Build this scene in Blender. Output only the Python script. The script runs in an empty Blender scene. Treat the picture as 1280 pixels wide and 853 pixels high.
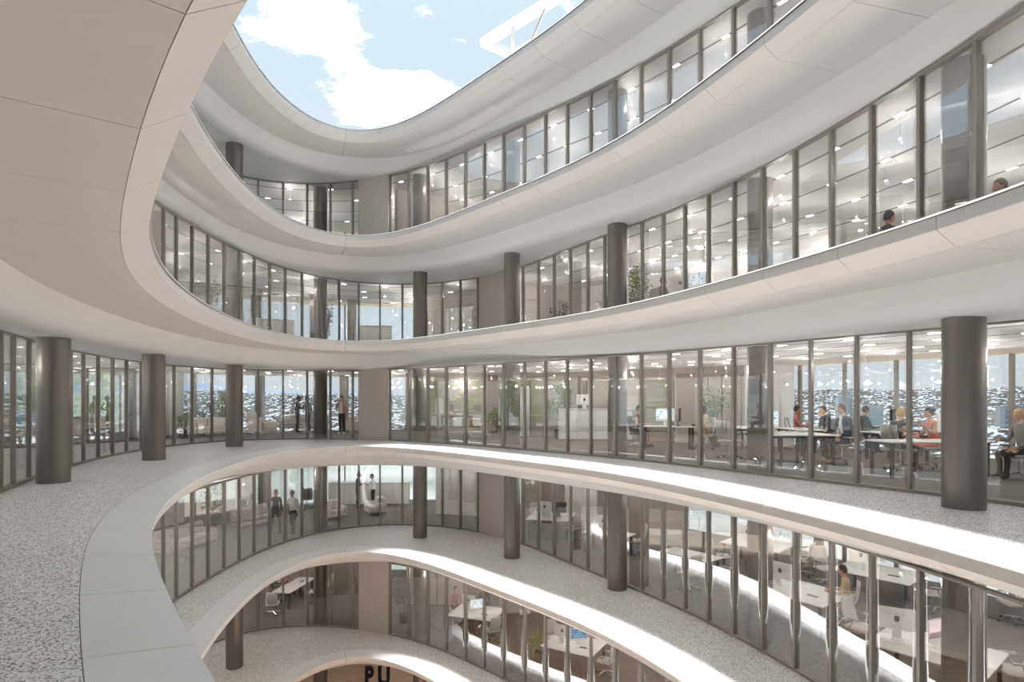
import bpy, bmesh, math, random
import numpy as np
from mathutils import Vector, Matrix
random.seed(7)
SC = bpy.context.scene
COL = SC.collection
PI = math.pi

# ------------------------------------------------------------------ camera
# eye at the origin, looking along +Y, 1.6 m above the eye-level gallery floor
FPX, CX, HY = 750.0, 640.0, 500.0          # focal length, vanishing column and horizon row of the 1280x853 frame
cam_data = bpy.data.cameras.new('camera')
cam = bpy.data.objects.new('camera', cam_data)
COL.objects.link(cam)
cam.location = (0, 0, 0)
cam.rotation_euler = (PI / 2, 0, 0)
cam_data.sensor_width = 36.0
cam_data.lens = 36.0 * FPX / 1280.0
cam_data.shift_x = 0.0
cam_data.shift_y = (HY - 426.5) / 1280.0
cam_data.clip_start = 0.05
cam_data.clip_end = 9000
SC.camera = cam

# ------------------------------------------------------------------ colour management
SC.view_settings.view_transform = 'Standard'
SC.view_settings.look = 'None'
SC.view_settings.exposure = 1.62
SC.view_settings.gamma = 1.0
SC.view_settings.use_curve_mapping = False
SC.cycles.max_bounces = 12
SC.cycles.diffuse_bounces = 8
SC.cycles.glossy_bounces = 4
SC.cycles.transparent_max_bounces = 28
SC.cycles.sample_clamp_indirect = 6.0
SC.cycles.caustics_reflective = False
SC.cycles.caustics_refractive = False

# ------------------------------------------------------------------ node helpers
class NT:
    def __init__(self, tree):
        self.t = tree
        self.n = tree.nodes
        self.l = tree.links
    def new(self, typ, **kw):
        nd = self.n.new(typ)
        for k, v in kw.items():
            if k in nd.inputs.keys():
                nd.inputs[k].default_value = v
            else:
                setattr(nd, k, v)
        return nd
    def link(self, a, b):
        self.l.new(a, b)
    def math(self, op, a, b=None, c=None, clamp=False):
        nd = self.n.new('ShaderNodeMath'); nd.operation = op; nd.use_clamp = clamp
        for i, v in enumerate((a, b, c)):
            if v is None: continue
            if isinstance(v, (int, float)): nd.inputs[i].default_value = v
            else: self.l.new(v, nd.inputs[i])
        return nd.outputs[0]
    def ramp(self, fac, stops, interp='LINEAR'):
        nd = self.n.new('ShaderNodeValToRGB'); nd.color_ramp.interpolation = interp
        el = nd.color_ramp.elements
        while len(el) < len(stops): el.new(0.5)
        for e, (p, c) in zip(el, stops):
            e.position = p
            e.color = (c[0], c[1], c[2], 1) if not isinstance(c, (int, float)) else (c, c, c, 1)
        self.l.new(fac, nd.inputs['Fac'])
        return nd.outputs['Color']
    def mix(self, fac, a, b):
        nd = self.n.new('ShaderNodeMix'); nd.data_type = 'RGBA'
        for sock, v in ((nd.inputs[0], fac), (nd.inputs[6], a), (nd.inputs[7], b)):
            if isinstance(v, (int, float)): sock.default_value = v
            elif isinstance(v, tuple): sock.default_value = (v[0], v[1], v[2], 1)
            else: self.l.new(v, sock)
        return nd.outputs[2]

def lin(r, g, b):
    f = lambda c: c / 12.92 if c <= .04045 else ((c + .055) / 1.055) ** 2.4
    return (f(r / 255), f(g / 255), f(b / 255))

# ------------------------------------------------------------------ sky
SKY_STRENGTH = 0.345
world = bpy.data.worlds.new('sky'); SC.world = world
world.use_nodes = True
w = NT(world.node_tree); w.n.clear()
co = w.new('ShaderNodeTexCoord')
sep = w.new('ShaderNodeSeparateXYZ'); w.link(co.outputs['Generated'], sep.inputs[0])
zz = w.math('MAXIMUM', sep.outputs['Z'], 0.04)
px = w.math('DIVIDE', sep.outputs['X'], zz); py = w.math('DIVIDE', sep.outputs['Y'], zz)
cb = w.new('ShaderNodeCombineXYZ'); w.link(px, cb.inputs[0]); w.link(py, cb.inputs[1])
n1 = w.new('ShaderNodeTexNoise', Scale=1.05, Detail=9.0, Roughness=0.56, Distortion=0.35)
mp = w.new('ShaderNodeMapping'); mp.inputs['Location'].default_value = (3.12, 1.65, 0.4)
w.link(cb.outputs[0], mp.inputs[0]); w.link(mp.outputs[0], n1.inputs['Vector'])
def blob(cx_, cy_, r_):
    d = w.new('ShaderNodeVectorMath', operation='DISTANCE'); w.link(cb.outputs[0], d.inputs[0]); d.inputs[1].default_value = (cx_, cy_, 0)
    return w.math('SUBTRACT', 1.0, w.math('DIVIDE', d.outputs['Value'], r_), clamp=True)
n2 = w.new('ShaderNodeTexNoise', Scale=6.5, Detail=8.0, Roughness=0.6); w.link(mp.outputs[0], n2.inputs['Vector'])
dens = w.math('MULTIPLY_ADD', n2.outputs['Fac'], .42, w.math('MULTIPLY', n1.outputs['Fac'], .42))
for bx_, by_, r_, k_ in ((-.43, 1.99, .26, .30), (-.26, 1.93, .16, .22), (-.56, 2.13, .18, .18), (-.57, 1.60, .24, .24), (-.50, 1.50, .16, .12)):
    dens = w.math('MULTIPLY_ADD', blob(bx_, by_, r_), k_, dens)
cl = w.ramp(dens, [(.50, 0.0), (.58, .5), (.70, 1.0)], 'EASE')
grad = w.ramp(sep.outputs['Z'], [(0.0, lin(228, 235, 240)), (.12, lin(221, 234, 243)), (.5, lin(212, 230, 241)), (.75, lin(220, 235, 244)), (1.0, lin(205, 228, 242))])
skyc = w.mix(cl, grad, (3.2, 3.2, 3.2))
bg = w.new('ShaderNodeBackground', Strength=SKY_STRENGTH); w.link(skyc, bg.inputs['Color'])
wo = w.new('ShaderNodeOutputWorld'); w.link(bg.outputs[0], wo.inputs[0])

# ------------------------------------------------------------------ sun (hazy, very soft, high above the roof opening)
sd = bpy.data.lights.new('sun', 'SUN'); sd.energy = 5.4; sd.angle = math.radians(9); sd.color = (1.0, .99, .98)
sun = bpy.data.objects.new('sun', sd); COL.objects.link(sun)
sun.rotation_euler = Vector((0.165, 0.05, -1)).to_track_quat('-Z', 'Y').to_euler()

# ------------------------------------------------------------------ materials
MATS = {}
def mat(name, base, rough=.6, metal=0.0, var=0.0, vscale=3.0, bump=0.0, bscale=60.0, coat=0.0, spec=.5):
    m = bpy.data.materials.new(name); m.use_nodes = True
    t = NT(m.node_tree); bs = t.n['Principled BSDF']
    bs.inputs['Base Color'].default_value = (*base, 1)
    bs.inputs['Roughness'].default_value = rough
    bs.inputs['Metallic'].default_value = metal
    bs.inputs['Specular IOR Level'].default_value = spec
    bs.inputs['Coat Weight'].default_value = coat
    tc = t.new('ShaderNodeTexCoord')
    if var:
        nz = t.new('ShaderNodeTexNoise', Scale=vscale, Detail=4.0)
        t.link(tc.outputs['Object'], nz.inputs['Vector'])
        c = t.mix(nz.outputs['Fac'], tuple(x * (1 - var) for x in base), tuple(min(1, x * (1 + var)) for x in base))
        t.link(c, bs.inputs['Base Color'])
    if bump:
        nb = t.new('ShaderNodeTexNoise', Scale=bscale, Detail=3.0)
        t.link(tc.outputs['Object'], nb.inputs['Vector'])
        bp = t.new('ShaderNodeBump', Strength=bump, Distance=.01)
        t.link(nb.outputs['Fac'], bp.inputs['Height']); t.link(bp.outputs[0], bs.inputs['Normal'])
    MATS[name] = m
    return m

M_PANEL = mat('warm_white_panel', (.725, .712, .70), .55, var=.03, vscale=1.3)
M_COPING = mat('white_coping', (.82, .815, .81), .45, var=.04, vscale=2.0)
M_CEIL = mat('white_ceiling', (.78, .765, .75), .7, var=.02, vscale=.8)
M_JOINT = mat('dark_joint', (.17, .16, .15), .9, var=.1)
M_WALL = mat('taupe_wall', lin(192, 182, 174), .7, var=.03, vscale=.9)
M_WALLD = mat('dark_taupe_wall', lin(150, 138, 126), .65, var=.04, vscale=.9)
M_WHITEWALL = mat('white_wall', (.78, .76, .73), .7, var=.02)
M_COLUMN = mat('bronze_column', lin(120, 113, 108), .36, .5, var=.04, vscale=5.0)
M_MULL = mat('bronze_mullion', lin(148, 141, 134), .45, .15, var=.05, vscale=6.0)
M_BLACK = mat('black_metal', (.02, .02, .021), .4, .3, var=.1)
M_CHROME = mat('chrome', (.78, .78, .78), .18, 1.0, var=.03)
M_WHITE = mat('white_laminate', (.82, .81, .79), .35, var=.02)
M_GREYFAB = mat('grey_fabric', lin(150, 144, 138), .85, var=.08, vscale=30, bump=.3, bscale=300)
M_LIGHTFAB = mat('light_grey_upholstery', lin(205, 199, 192), .85, var=.05, vscale=20, bump=.3, bscale=250)

def terrazzo():
    m = bpy.data.materials.new('terrazzo'); m.use_nodes = True
    t = NT(m.node_tree); bs = t.n['Principled BSDF']; bs.inputs['Roughness'].default_value = .5
    tc = t.new('ShaderNodeTexCoord')
    v = t.new('ShaderNodeTexVoronoi', Scale=72.0, Randomness=1.0); t.link(tc.outputs['Object'], v.inputs['Vector'])
    sx = t.new('ShaderNodeSeparateColor'); t.link(v.outputs['Color'], sx.inputs[0])
    c1 = t.ramp(sx.outputs[0], [(0, lin(120, 114, 110)), (.08, lin(196, 192, 189)), (.20, lin(238, 237, 236)), (.50, lin(247, 246, 246)), (.80, lin(252, 251, 250))], 'CONSTANT')
    v2 = t.new('ShaderNodeTexVoronoi', Scale=110.0); t.link(tc.outputs['Object'], v2.inputs['Vector'])
    sy = t.new('ShaderNodeSeparateColor'); t.link(v2.outputs['Color'], sy.inputs[0])
    f2 = t.ramp(sy.outputs[1], [(0, 1.0), (.09, 0.0)], 'CONSTANT')
    c = t.mix(f2, c1, lin(112, 105, 101))
    t.link(c, bs.inputs['Base Color'])
    return m
M_TERRAZZO = terrazzo()

def carpet():
    m = mat('office_carpet', lin(108, 102, 97), .95, var=.12, vscale=1.2, bump=.3, bscale=200)
    return m
M_CARPET = carpet()

def wood_floor():
    m = bpy.data.materials.new('pale_wood'); m.use_nodes = True
    t = NT(m.node_tree); bs = t.n['Principled BSDF']; bs.inputs['Roughness'].default_value = .45
    tc = t.new('ShaderNodeTexCoord'); mp_ = t.new('ShaderNodeMapping'); mp_.inputs['Scale'].default_value = (1.2, 9, 1)
    t.link(tc.outputs['Object'], mp_.inputs[0])
    nz = t.new('ShaderNodeTexNoise', Scale=1.6, Detail=6.0, Distortion=.6); t.link(mp_.outputs[0], nz.inputs['Vector'])
    t.link(t.ramp(nz.outputs['Fac'], [(.3, lin(176, 150, 124)), (.55, lin(205, 182, 158)), (.75, lin(222, 204, 184))]), bs.inputs['Base Color'])
    return m
M_WOOD = wood_floor()

def glass(name, tint, r0, rmax):
    m = bpy.data.materials.new(name); m.use_nodes = True
    t = NT(m.node_tree); t.n.clear()
    lw = t.new('ShaderNodeLayerWeight', Blend=.5)
    nz = t.new('ShaderNodeTexNoise', Scale=.4)
    tc = t.new('ShaderNodeTexCoord'); t.link(tc.outputs['Object'], nz.inputs['Vector'])
    # Schlick-like curve on the facing weight
    p5 = t.math('POWER', lw.outputs['Facing'], 1.55)
    fac = t.math('MULTIPLY_ADD', p5, rmax - r0, r0)
    tr = t.new('ShaderNodeBsdfTransparent'); tr.inputs['Color'].default_value = (*tint, 1)
    gl = t.new('ShaderNodeBsdfGlossy', Roughness=.0); gl.inputs['Color'].default_value = (.96, .97, .98, 1)
    mx = t.new('ShaderNodeMixShader'); t.link(fac, mx.inputs[0]); t.link(tr.outputs[0], mx.inputs[1]); t.link(gl.outputs[0], mx.inputs[2])
    o = t.new('ShaderNodeOutputMaterial'); t.link(mx.outputs[0], o.inputs[0])
    return m
M_GLASS = glass('gallery_glass', (.97, .966, .96), .055, .9)
M_EXTGLASS = glass('facade_glass', (.96, .975, .98), .03, .5)

def emit(name, col, s):
    m = bpy.data.materials.new(name); m.use_nodes = True
    t = NT(m.node_tree); bs = t.n['Principled BSDF']
    bs.inputs['Base Color'].default_value = (*col, 1)
    bs.inputs['Emission Color'].default_value = (*col, 1); bs.inputs['Emission Strength'].default_value = s
    return m
M_SPOT = emit('lamp_white', (1, .97, .92), 2.0)

# ------------------------------------------------------------------ object helpers
def tag(o, label=None, cat=None, group=None, kind=None):
    if label: o['label'] = label
    if cat: o['category'] = cat
    if group: o['group'] = group
    if kind: o['kind'] = kind
    return o
def empty(name, loc=(0, 0, 0), rz=0.0, parent=None):
    o = bpy.data.objects.new(name, None); COL.objects.link(o)
    o.location = loc; o.rotation_euler = (0, 0, rz)
    if parent: o.parent = parent
    return o
def mesh(name, V, F, mats, smooth=False, mi=None):
    me = bpy.data.meshes.new(name)
    me.from_pydata([tuple(map(float, v)) for v in V], [], [tuple(map(int, f)) for f in F])
    for m in (mats if isinstance(mats, (list, tuple)) else [mats]): me.materials.append(m)
    if smooth: me.polygons.foreach_set('use_smooth', [True] * len(me.polygons))
    if mi is not None: me.polygons.foreach_set('material_index', mi)
    me.update()
    return me
def add(name, me, parent=None, loc=(0, 0, 0), rz=0.0):
    o = bpy.data.objects.new(name, me); COL.objects.link(o)
    o.location = loc; o.rotation_euler = (0, 0, rz)
    if parent: o.parent = parent
    return o
def copy_tree(o, parent=None):
    c = o.copy(); COL.objects.link(c)
    if parent: c.parent = parent
    for ch in list(o.children): copy_tree(ch, c)
    return c

class MB:
    """collects simple solids into one mesh"""
    def __init__(self): self.V = []; self.F = []; self.MI = []
    def quad_prism(self, pts8, mi=0):
        b = len(self.V); self.V += [tuple(p) for p in pts8]
        for f in ((0, 3, 2, 1), (4, 5, 6, 7), (0, 1, 5, 4), (1, 2, 6, 5), (2, 3, 7, 6), (3, 0, 4, 7)):
            self.F.append([b + i for i in f]); self.MI.append(mi)
    def box(self, c, s, rz=0.0, mi=0, rx=0.0, ry=0.0):
        M = Matrix.Rotation(rz, 3, 'Z') @ Matrix.Rotation(ry, 3, 'Y') @ Matrix.Rotation(rx, 3, 'X')
        hx, hy, hz = s[0] / 2, s[1] / 2, s[2] / 2
        P = [(-hx, -hy, -hz), (hx, -hy, -hz), (hx, hy, -hz), (-hx, hy, -hz), (-hx, -hy, hz), (hx, -hy, hz), (hx, hy, hz), (-hx, hy, hz)]
        self.quad_prism([Vector(c) + M @ Vector(p) for p in P], mi)
        return self
    def tube(self, p, q, r, r2=None, n=8, mi=0):
        p, q = Vector(p), Vector(q); r2 = r if r2 is None else r2
        d = (q - p).normalized(); u = d.orthogonal().normalized(); v = d.cross(u)
        b = len(self.V)
        for (c, rr) in ((p, r), (q, r2)):
            for i in range(n):
                a = 2 * PI * i / n
                self.V.append(tuple(c + u * (rr * math.cos(a)) + v * (rr * math.sin(a))))
        for i in range(n):
            j = (i + 1) % n
            self.F.append([b + i, b + j, b + n + j, b + n + i]); self.MI.append(mi)
        self.F.append([b + i for i in range(n)][::-1]); self.MI.append(mi)
        self.F.append([b + n + i for i in range(n)]); self.MI.append(mi)
        return self
    def path(self, pts, r, n=6, mi=0):
        for a, c in zip(pts[:-1], pts[1:]): self.tube(a, c, r, n=n, mi=mi)
        return self
    def lathe(self, prof, c=(0, 0, 0), n=20, mi=0):
        b = len(self.V)
        for (r, z) in prof:
            for i in range(n):
                a = 2 * PI * i / n
                self.V.append((c[0] + r * math.cos(a), c[1] + r * math.sin(a), c[2] + z))
        for k in range(len(prof) - 1):
            for i in range(n):
                j = (i + 1) % n
                self.F.append([b + k * n + i, b + k * n + j, b + (k + 1) * n + j, b + (k + 1) * n + i]); self.MI.append(mi)
        self.F.append([b + i for i in range(n)][::-1]); self.MI.append(mi)
        self.F.append([b + (len(prof) - 1) * n + i for i in range(n)]); self.MI.append(mi)
        return self
    def build(self, name, mats, parent=None, smooth=False, bevel=0.0, loc=(0, 0, 0), rz=0.0, seg=2):
        me = mesh(name, self.V, self.F, mats, smooth, self.MI)
        if bevel:
            bm = bmesh.new(); bm.from_mesh(me)
            bmesh.ops.bevel(bm, geom=bm.edges[:], offset=bevel, segments=seg, affect='EDGES', profile=.5)
            bm.to_mesh(me); bm.free()
            if seg > 1: me.polygons.foreach_set('use_smooth', [True] * len(me.polygons))
        elif smooth:
            try: me.set_sharp_from_angle(angle=math.radians(40))
            except Exception: pass
        return add(name, me, parent, loc, rz)

# ------------------------------------------------------------------ plan curves (metres, camera at 0,0)
def smooth_closed(pts, lam, K=14, n=1440):
    """penalised Fourier fit: a closed curve through the surveyed points without wobble"""
    P = np.array(pts, float); z = P[:, 0] + 1j * P[:, 1]
    u = np.r_[0, np.cumsum(np.abs(np.diff(np.r_[z, z[:1]])))]; u = u[:-1] / u[-1]
    k = np.arange(-K, K + 1); s = np.arange(n) / n
    for _ in range(4):
        A = np.exp(2j * np.pi * np.outer(u, k))
        c = np.linalg.solve(A.conj().T @ A + lam * np.diag(np.abs(k).astype(float) ** 6), A.conj().T @ z)
        D = np.exp(2j * np.pi * np.outer(s, k)) @ c
        u = np.array([s[np.argmin(np.abs(D - q))] for q in z])
    L = np.r_[0, np.cumsum(np.abs(np.diff(np.r_[D, D[:1]])))]; t = np.linspace(0, L[-1], n, endpoint=False)
    return np.c_[np.interp(t, L, np.r_[D.real, D.real[0]]), np.interp(t, L, np.r_[D.imag, D.imag[0]])]
OPEN_PTS = [(5.05, 5.3), (4.83, 6.75), (4.15, 9.4), (3.45, 11.3), (2.4, 13.55), (0, 16.8), (-1.8, 18.9), (-3.4, 20.5), (-4.7, 21.35), (-5.6, 21.55), (-6.5, 21.1),
            (-7.1, 19.9), (-7.38, 18), (-7.22, 15.8), (-6.85, 13.6), (-6.3, 11.6), (-5.5, 9.4), (-4.6, 7.6), (-3.1, 5.3), (-1.75, 3.5),
            (-.5, 2.1), (.9, 1.05), (2.4, .75), (3.8, 1.4), (4.75, 3.1)]
GA_PTS = [(7.76, 9.1), (6.84, 10.3), (5.89, 11.85), (4.97, 13.35), (3.39, 15.75), (1.65, 17.75), (-.2, 19.6), (-2.5, 21.9), (-4.8, 23.45), (-6.3, 23.95), (-8.2, 24.25), (-9.6, 24.1),
          (-10.8, 23.4), (-11.45, 22.2), (-11.75, 20.5), (-11.6, 18.3), (-11.2, 16.3), (-10.7, 14.6), (-9.7, 12.1), (-8.76, 10.2), (-7.5, 7.6), (-5.5, 4.2), (-3.2, .9), (-.5, -1.6),
          (2.6, -2.6), (5.8, -1.6), (8.0, 1.2), (8.7, 4.4), (8.4, 7.2)]
GB_PTS = [(6.55, 7.4), (6.26, 9.2), (5.9, 10.95), (5.37, 12.75), (4.44, 15.3), (3.3, 17.4), (1.95, 19.6), (.42, 22.4), (-1.4, 24.4), (-2.95, 25.4), (-4.7, 25.85), (-6.5, 25.4), (-7.8, 24.2),
          (-8.6, 22.5), (-9.05, 20), (-9.12, 17.8), (-8.98, 15.2), (-8.55, 12.6), (-7.8, 10.1), (-6.6, 7.2), (-5.0, 4.2), (-3, 1.2), (-.5, -1.3), (2.2, -2), (4.8, -.9), (6.3, 1.8), (6.75, 4.6)]
OPEN = smooth_closed(OPEN_PTS, 1e-4)
GA = smooth_closed(GA_PTS, 1e-4)
GB = smooth_closed(GB_PTS, 1e-4)
def normals(C):
    T = np.roll(C, -1, 0) - np.roll(C, 1, 0)
    T /= np.linalg.norm(T, axis=1)[:, None]
    N = np.c_[T[:, 1], -T[:, 0]]
    c = C.mean(0)
    if ((C - c) * N).sum() < 0: N = -N
    return N
ON = normals(OPEN)
NO = len(OPEN)
CEN = np.array([-1.2, 11.5])
NTH = 480
TH = np.linspace(-PI, PI, NTH, endpoint=False)
def radial(C):
    d = C - CEN; a = np.arctan2(d[:, 1], d[:, 0]); r = np.linalg.norm(d, axis=1)
    o = np.argsort(a); a = a[o]; r = r[o]
    rr = np.interp(TH, np.r_[a[-1] - 2 * PI, a, a[0] + 2 * PI], np.r_[r[-1], r, r[0]])
    return np.c_[CEN[0] + rr * np.cos(TH), CEN[1] + rr * np.sin(TH)]
def off(d): return OPEN + ON * d
FACADE_D = 10.4
FACADE = off(FACADE_D)
H = 3.78
CLEAR = 2.8
def zf(k): return -1.6 + H * k

def at(px, py, z):
    """plan point under pixel (px,py) of the photograph lying at height z"""
    s = (HY - py) / z
    return Vector(((px - CX) / s, FPX / s, z))
def hit(C, px, ymin=4.0):
    """where the sight line of column px meets plan curve C on its far side"""
    sl = (px - CX) / FPX
    f = C[:, 0] - sl * C[:, 1]; best = None
    n = len(C)
    for i in range(n):
        j = (i + 1) % n
        if f[i] * f[j] <= 0 and f[i] != f[j]:
            t = f[i] / (f[i] - f[j]); y = C[i, 1] * (1 - t) + C[j, 1] * t
            if y > ymin and (best is None or y > best[0]): best = (y, i + t)
    return best[1] if best else None
def samp(C, u):
    i = int(math.floor(u)) % len(C); j = (i + 1) % len(C); t = u - math.floor(u)
    return C[i] * (1 - t) + C[j] * t

def ring(name, inner, outer, z0, m, parent=None, z1=None):
    z1 = z0 if z1 is None else z1
    n = len(inner)
    V = [(p[0], p[1], z0) for p in inner] + [(p[0], p[1], z1) for p in outer]
    F = [(i, (i + 1) % n, n + (i + 1) % n, n + i) for i in range(n)]
    return add(name, mesh(name, V, F, m), parent)
def sweep(name, prof, m, parent=None, step=4, smooth=True):
    """closed loop of the profile [(d,z)...] around the atrium opening"""
    idx = np.arange(0, NO, step); n = len(idx)
    V = []; F = []
    for (d, z) in prof:
        C = off(d)[idx]; V += [(p[0], p[1], z) for p in C]
    for k in range(len(prof) - 1):
        for i in range(n):
            j = (i + 1) % n
            F.append((k * n + i, k * n + j, (k + 1) * n + j, (k + 1) * n + i))
    return add(name, mesh(name, V, F, m, smooth), parent)

# ------------------------------------------------------------------ gallery rings
OL = np.linalg.norm(np.roll(OPEN, -1, 0) - OPEN, axis=1).sum()
JOINT0 = hit(OPEN, 1170, 3.0) if hit(OPEN, 1170, 3.0) else 0
NPAN = int(round(OL / 1.45))
def panel(name, a, b, corners, m, parent, nseg=4):
    """one cladding panel between curve parameters a..b with the given (d,z) cross-section of four corners"""
    V = []; F = []
    for s in range(nseg + 1):
        u = a + (b - a) * s / nseg
        p = samp(OPEN, u); nn = samp(ON, u)
        for (d, z) in corners: V.append((p[0] + nn[0] * d, p[1] + nn[1] * d, z))
    for s in range(nseg):
        o = 4 * s
        for c in range(4):
            e = (c + 1) % 4
            F.append((o + c, o + e, o + 4 + e, o + 4 + c))
    F.append((0, 1, 2, 3)); o = 4 * nseg; F.append((o + 3, o + 2, o + 1, o))
    return add(name, mesh(name, V, F, m), parent)
GAP = .004
def loop_panels(name, corners, m, parent, start=0):
    du = NO / NPAN; g = GAP / (OL / NO)
    for i in range(NPAN):
        a = JOINT0 + i * du
        if samp(OPEN, a + du / 2)[1] < 2.6: pass
        panel(name, a + g, a + du - g, corners, m, parent)

LIPZ = -.06; FAS = -.235; SLD, SLZ = .27, -.42; SOFD = 1.62
bulk = [(SOFD, SLZ), (SOFD + .05, SLZ - .05), (SOFD + .13, SLZ - .25), (SOFD + .22, SLZ - .43), (SOFD + .34, SLZ - .53), (2.2, -(H - CLEAR)), (2.3, -(H - CLEAR))]
RING = {}
for n_, k in enumerate((-2, -1, 0, 1, 2, 3)):
    z = zf(k)
    r = RING[k] = empty('trim_%d' % (n_ + 1)); tag(r, kind='structure')
    core = [(.60, -.012), (.3, LIPZ - .01), (.012, LIPZ - .012), (.012, FAS), (SLD + .01, SLZ + .014), (SOFD, SLZ + .014)]
    o = sweep('backing', [(d, z + q) for d, q in core], M_JOINT, r, smooth=False)
    t = .012
    cop = [(-.035, z + LIPZ - .003), (.58, z), (.58, z - t), (-.035, z + LIPZ - .028)]
    fas = [(.0, z + LIPZ - .030), (.0, z + FAS), (.010, z + FAS), (.010, z + LIPZ - .030)]
    sla = [(.004, z + FAS - .006), (SLD, z + SLZ), (SLD + .002, z + SLZ + .012), (.012, z + FAS + .004)]
    sof = [(SLD + .005, z + SLZ), (SOFD - .002, z + SLZ), (SOFD - .002, z + SLZ + .012), (SLD + .007, z + SLZ + .012)]
    if k <= 0: loop_panels('coping_panel', cop, M_COPING, r)
    else: sweep('coping', [(d, q) for d, q in (cop[3], cop[0], cop[1])], M_COPING, r, smooth=False)
    loop_panels('fascia_panel', fas, M_PANEL, r)
    loop_panels('edge_panel', sla, M_PANEL, r)
    if k >= 1: loop_panels('soffit_panel', sof, M_PANEL, r)
    else: sweep('soffit', [(d, q) for d, q in sof[:2]], M_PANEL, r, smooth=False)
    sweep('bulkhead', [(d, z + q) for d, q in bulk], M_CEIL, r)

R_COPE = radial(off(.585)); R_CEIL = radial(off(2.28)); R_FAC = radial(FACADE); R_OUT = radial(off(FACADE_D + .5))
R_G = {'A': radial(GA), 'B': radial(GB)}
LV = {-3: 'B', -2: 'A', -1: 'B', 0: 'A', 1: 'B', 2: 'A'}
for k in (-2, -1, 0, 1, 2):
    g = R_G[LV[k]]
    tag(ring('floor', R_COPE, g, zf(k) - .002, M_TERRAZZO), kind='structure')
    tag(ring('floor', g, R_OUT, zf(k) - .002, M_CARPET), kind='structure')
for k in (-3, -2, -1, 0, 1, 2):
    tag(ring('ceiling', R_CEIL, R_OUT, zf(k) + CLEAR, M_CEIL), kind='structure')
# roof deck
tag(ring('ceiling', R_COPE, R_OUT, zf(3), M_COPING), kind='structure')
# ground floor
gv = [(-32, -8, zf(-3)), (30, -8, zf(-3)), (30, 45, zf(-3)), (-32, 45, zf(-3))]
tag(add('floor', mesh('floor', gv, [(0, 1, 2, 3)], M_WOOD)), kind='structure')
# slab edge on the outside
for n_, k in enumerate((-2, -1, 0, 1, 2, 3)):
    tag(ring('trim_%d' % (n_ + 11), R_OUT, R_OUT, zf(k - 1) + CLEAR, M_CEIL, z1=zf(k)), kind='structure')

# ------------------------------------------------------------------ glazed gallery walls
MA = [-60, -30, 0, 16, 35.6, 52, 70, 88, 104, 122.6, 140.6, 158, 177, 197, 217.5, 240, 264.75, 293, 322.5, 354, 384, 413, 441, 449.5, 487.5, 511.4, 535, 558, 582, 605.5, 629.5, 655.8,
      682, 709.4, 738.6, 769, 802, 837, 875.5, 917.4, 963.5, 1013.75, 1071, 1136.75, 1214, 1303]
MB_ = [187, 204, 220, 240, 260, 280, 299, 317.6, 337, 356.5, 377.5, 400, 424, 448.5, 475, 503, 528, 553, 575.5, 597.5, 600.5, 632, 654, 673.5, 693, 713.5, 735, 756, 779, 803, 829.5, 856.5, 886, 918, 954, 994.5, 1040, 1090.5, 1150.5, 1221, 1303]
def fill(us, C, spacing=1.08):
    """complete the mullion ring where the photograph does not show it"""
    n = len(C); us = sorted(u % n for u in us); el = np.linalg.norm(np.roll(C, -1, 0) - C, axis=1).sum() / n
    out = []
    for a, b in zip(us, us[1:] + [us[0] + n]):
        out.append(a); L = (b - a) * el
        if L > 1.75:
            m = int(round(L / spacing))
            out += [a + (b - a) * i / m for i in range(1, m)]
    return out
def glazing(name, k, C, CN, pix, block):
    z0, z1 = zf(k), zf(k) + CLEAR
    root = empty(name); tag(root, kind='structure')
    us = [hit(C, x) for x in pix]
    ub = (hit(C, block[0]), hit(C, block[1]))
    allu = fill([u for u in us if u is not None], C)
    n = len(C)
    # mullion mesh shared
    mb = MB(); mb.box((0, 0, CLEAR / 2), (.058, .09, CLEAR)); mme = mesh('mullion', mb.V, mb.F, M_MULL)
    for u in allu:
        p = samp(C, u); nn = samp(CN, u)
        add('mullion', mme, root, (p[0], p[1], z0), math.atan2(nn[1], nn[0]) - PI / 2)
    lo, hi = min(b % n for b in ub), max(b % n for b in ub)
    for a, b in zip(allu, allu[1:] + [allu[0] + n]):
        mid = ((a + b) / 2) % n
        if lo - 1 < mid < hi + 1: continue
        if samp(C, mid)[1] < 1.0: continue
        ns = 6; V = []; F = []
        for side in (-.006, .006):
            base = len(V)
            for s in range(ns + 1):
                u = a + (b - a) * s / ns
                p = samp(C, u) + samp(CN, u) * side
                V += [(p[0], p[1], z0 + .05), (p[0], p[1], z1 - .02)]
            for s in range(ns):
                q = base + 2 * s
                F.append((q, q + 2, q + 3, q + 1) if side < 0 else (q + 1, q + 3, q + 2, q))
        e = 2 * (ns + 1)
        F += [(0, 1, e + 1, e), (e - 2, 2 * e - 2, 2 * e - 1, e - 1)]
        me = mesh('glass_pane', V, F, M_GLASS)
        for i, pl in enumerate(me.polygons): pl.use_smooth = i < 2 * ns
        add('glass_pane', me, root)
    # rails
    for nm, za, zb in (('sill_rail', z0, z0 + .055), ('head_rail', z1 - .028, z1 + .012)):
        idx = np.arange(0, n, 6); m = len(idx); V = []; F = []
        for side in (-.06, .06):
            P = (C + CN * side)[idx]
            V += [(p[0], p[1], za) for p in P] + [(p[0], p[1], zb) for p in P]
        for i in range(m):
            j = (i + 1) % m
            F += [(i, j, m + j, m + i), (2 * m + i, 3 * m + i, 3 * m + j, 2 * m + j), (m + i, m + j, 3 * m + j, 3 * m + i), (i, 2 * m + i, 2 * m + j, j)]
        add(nm, mesh(nm, V, F, M_MULL), root)
    return root
GAN, GBN = normals(GA), normals(GB)
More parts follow.
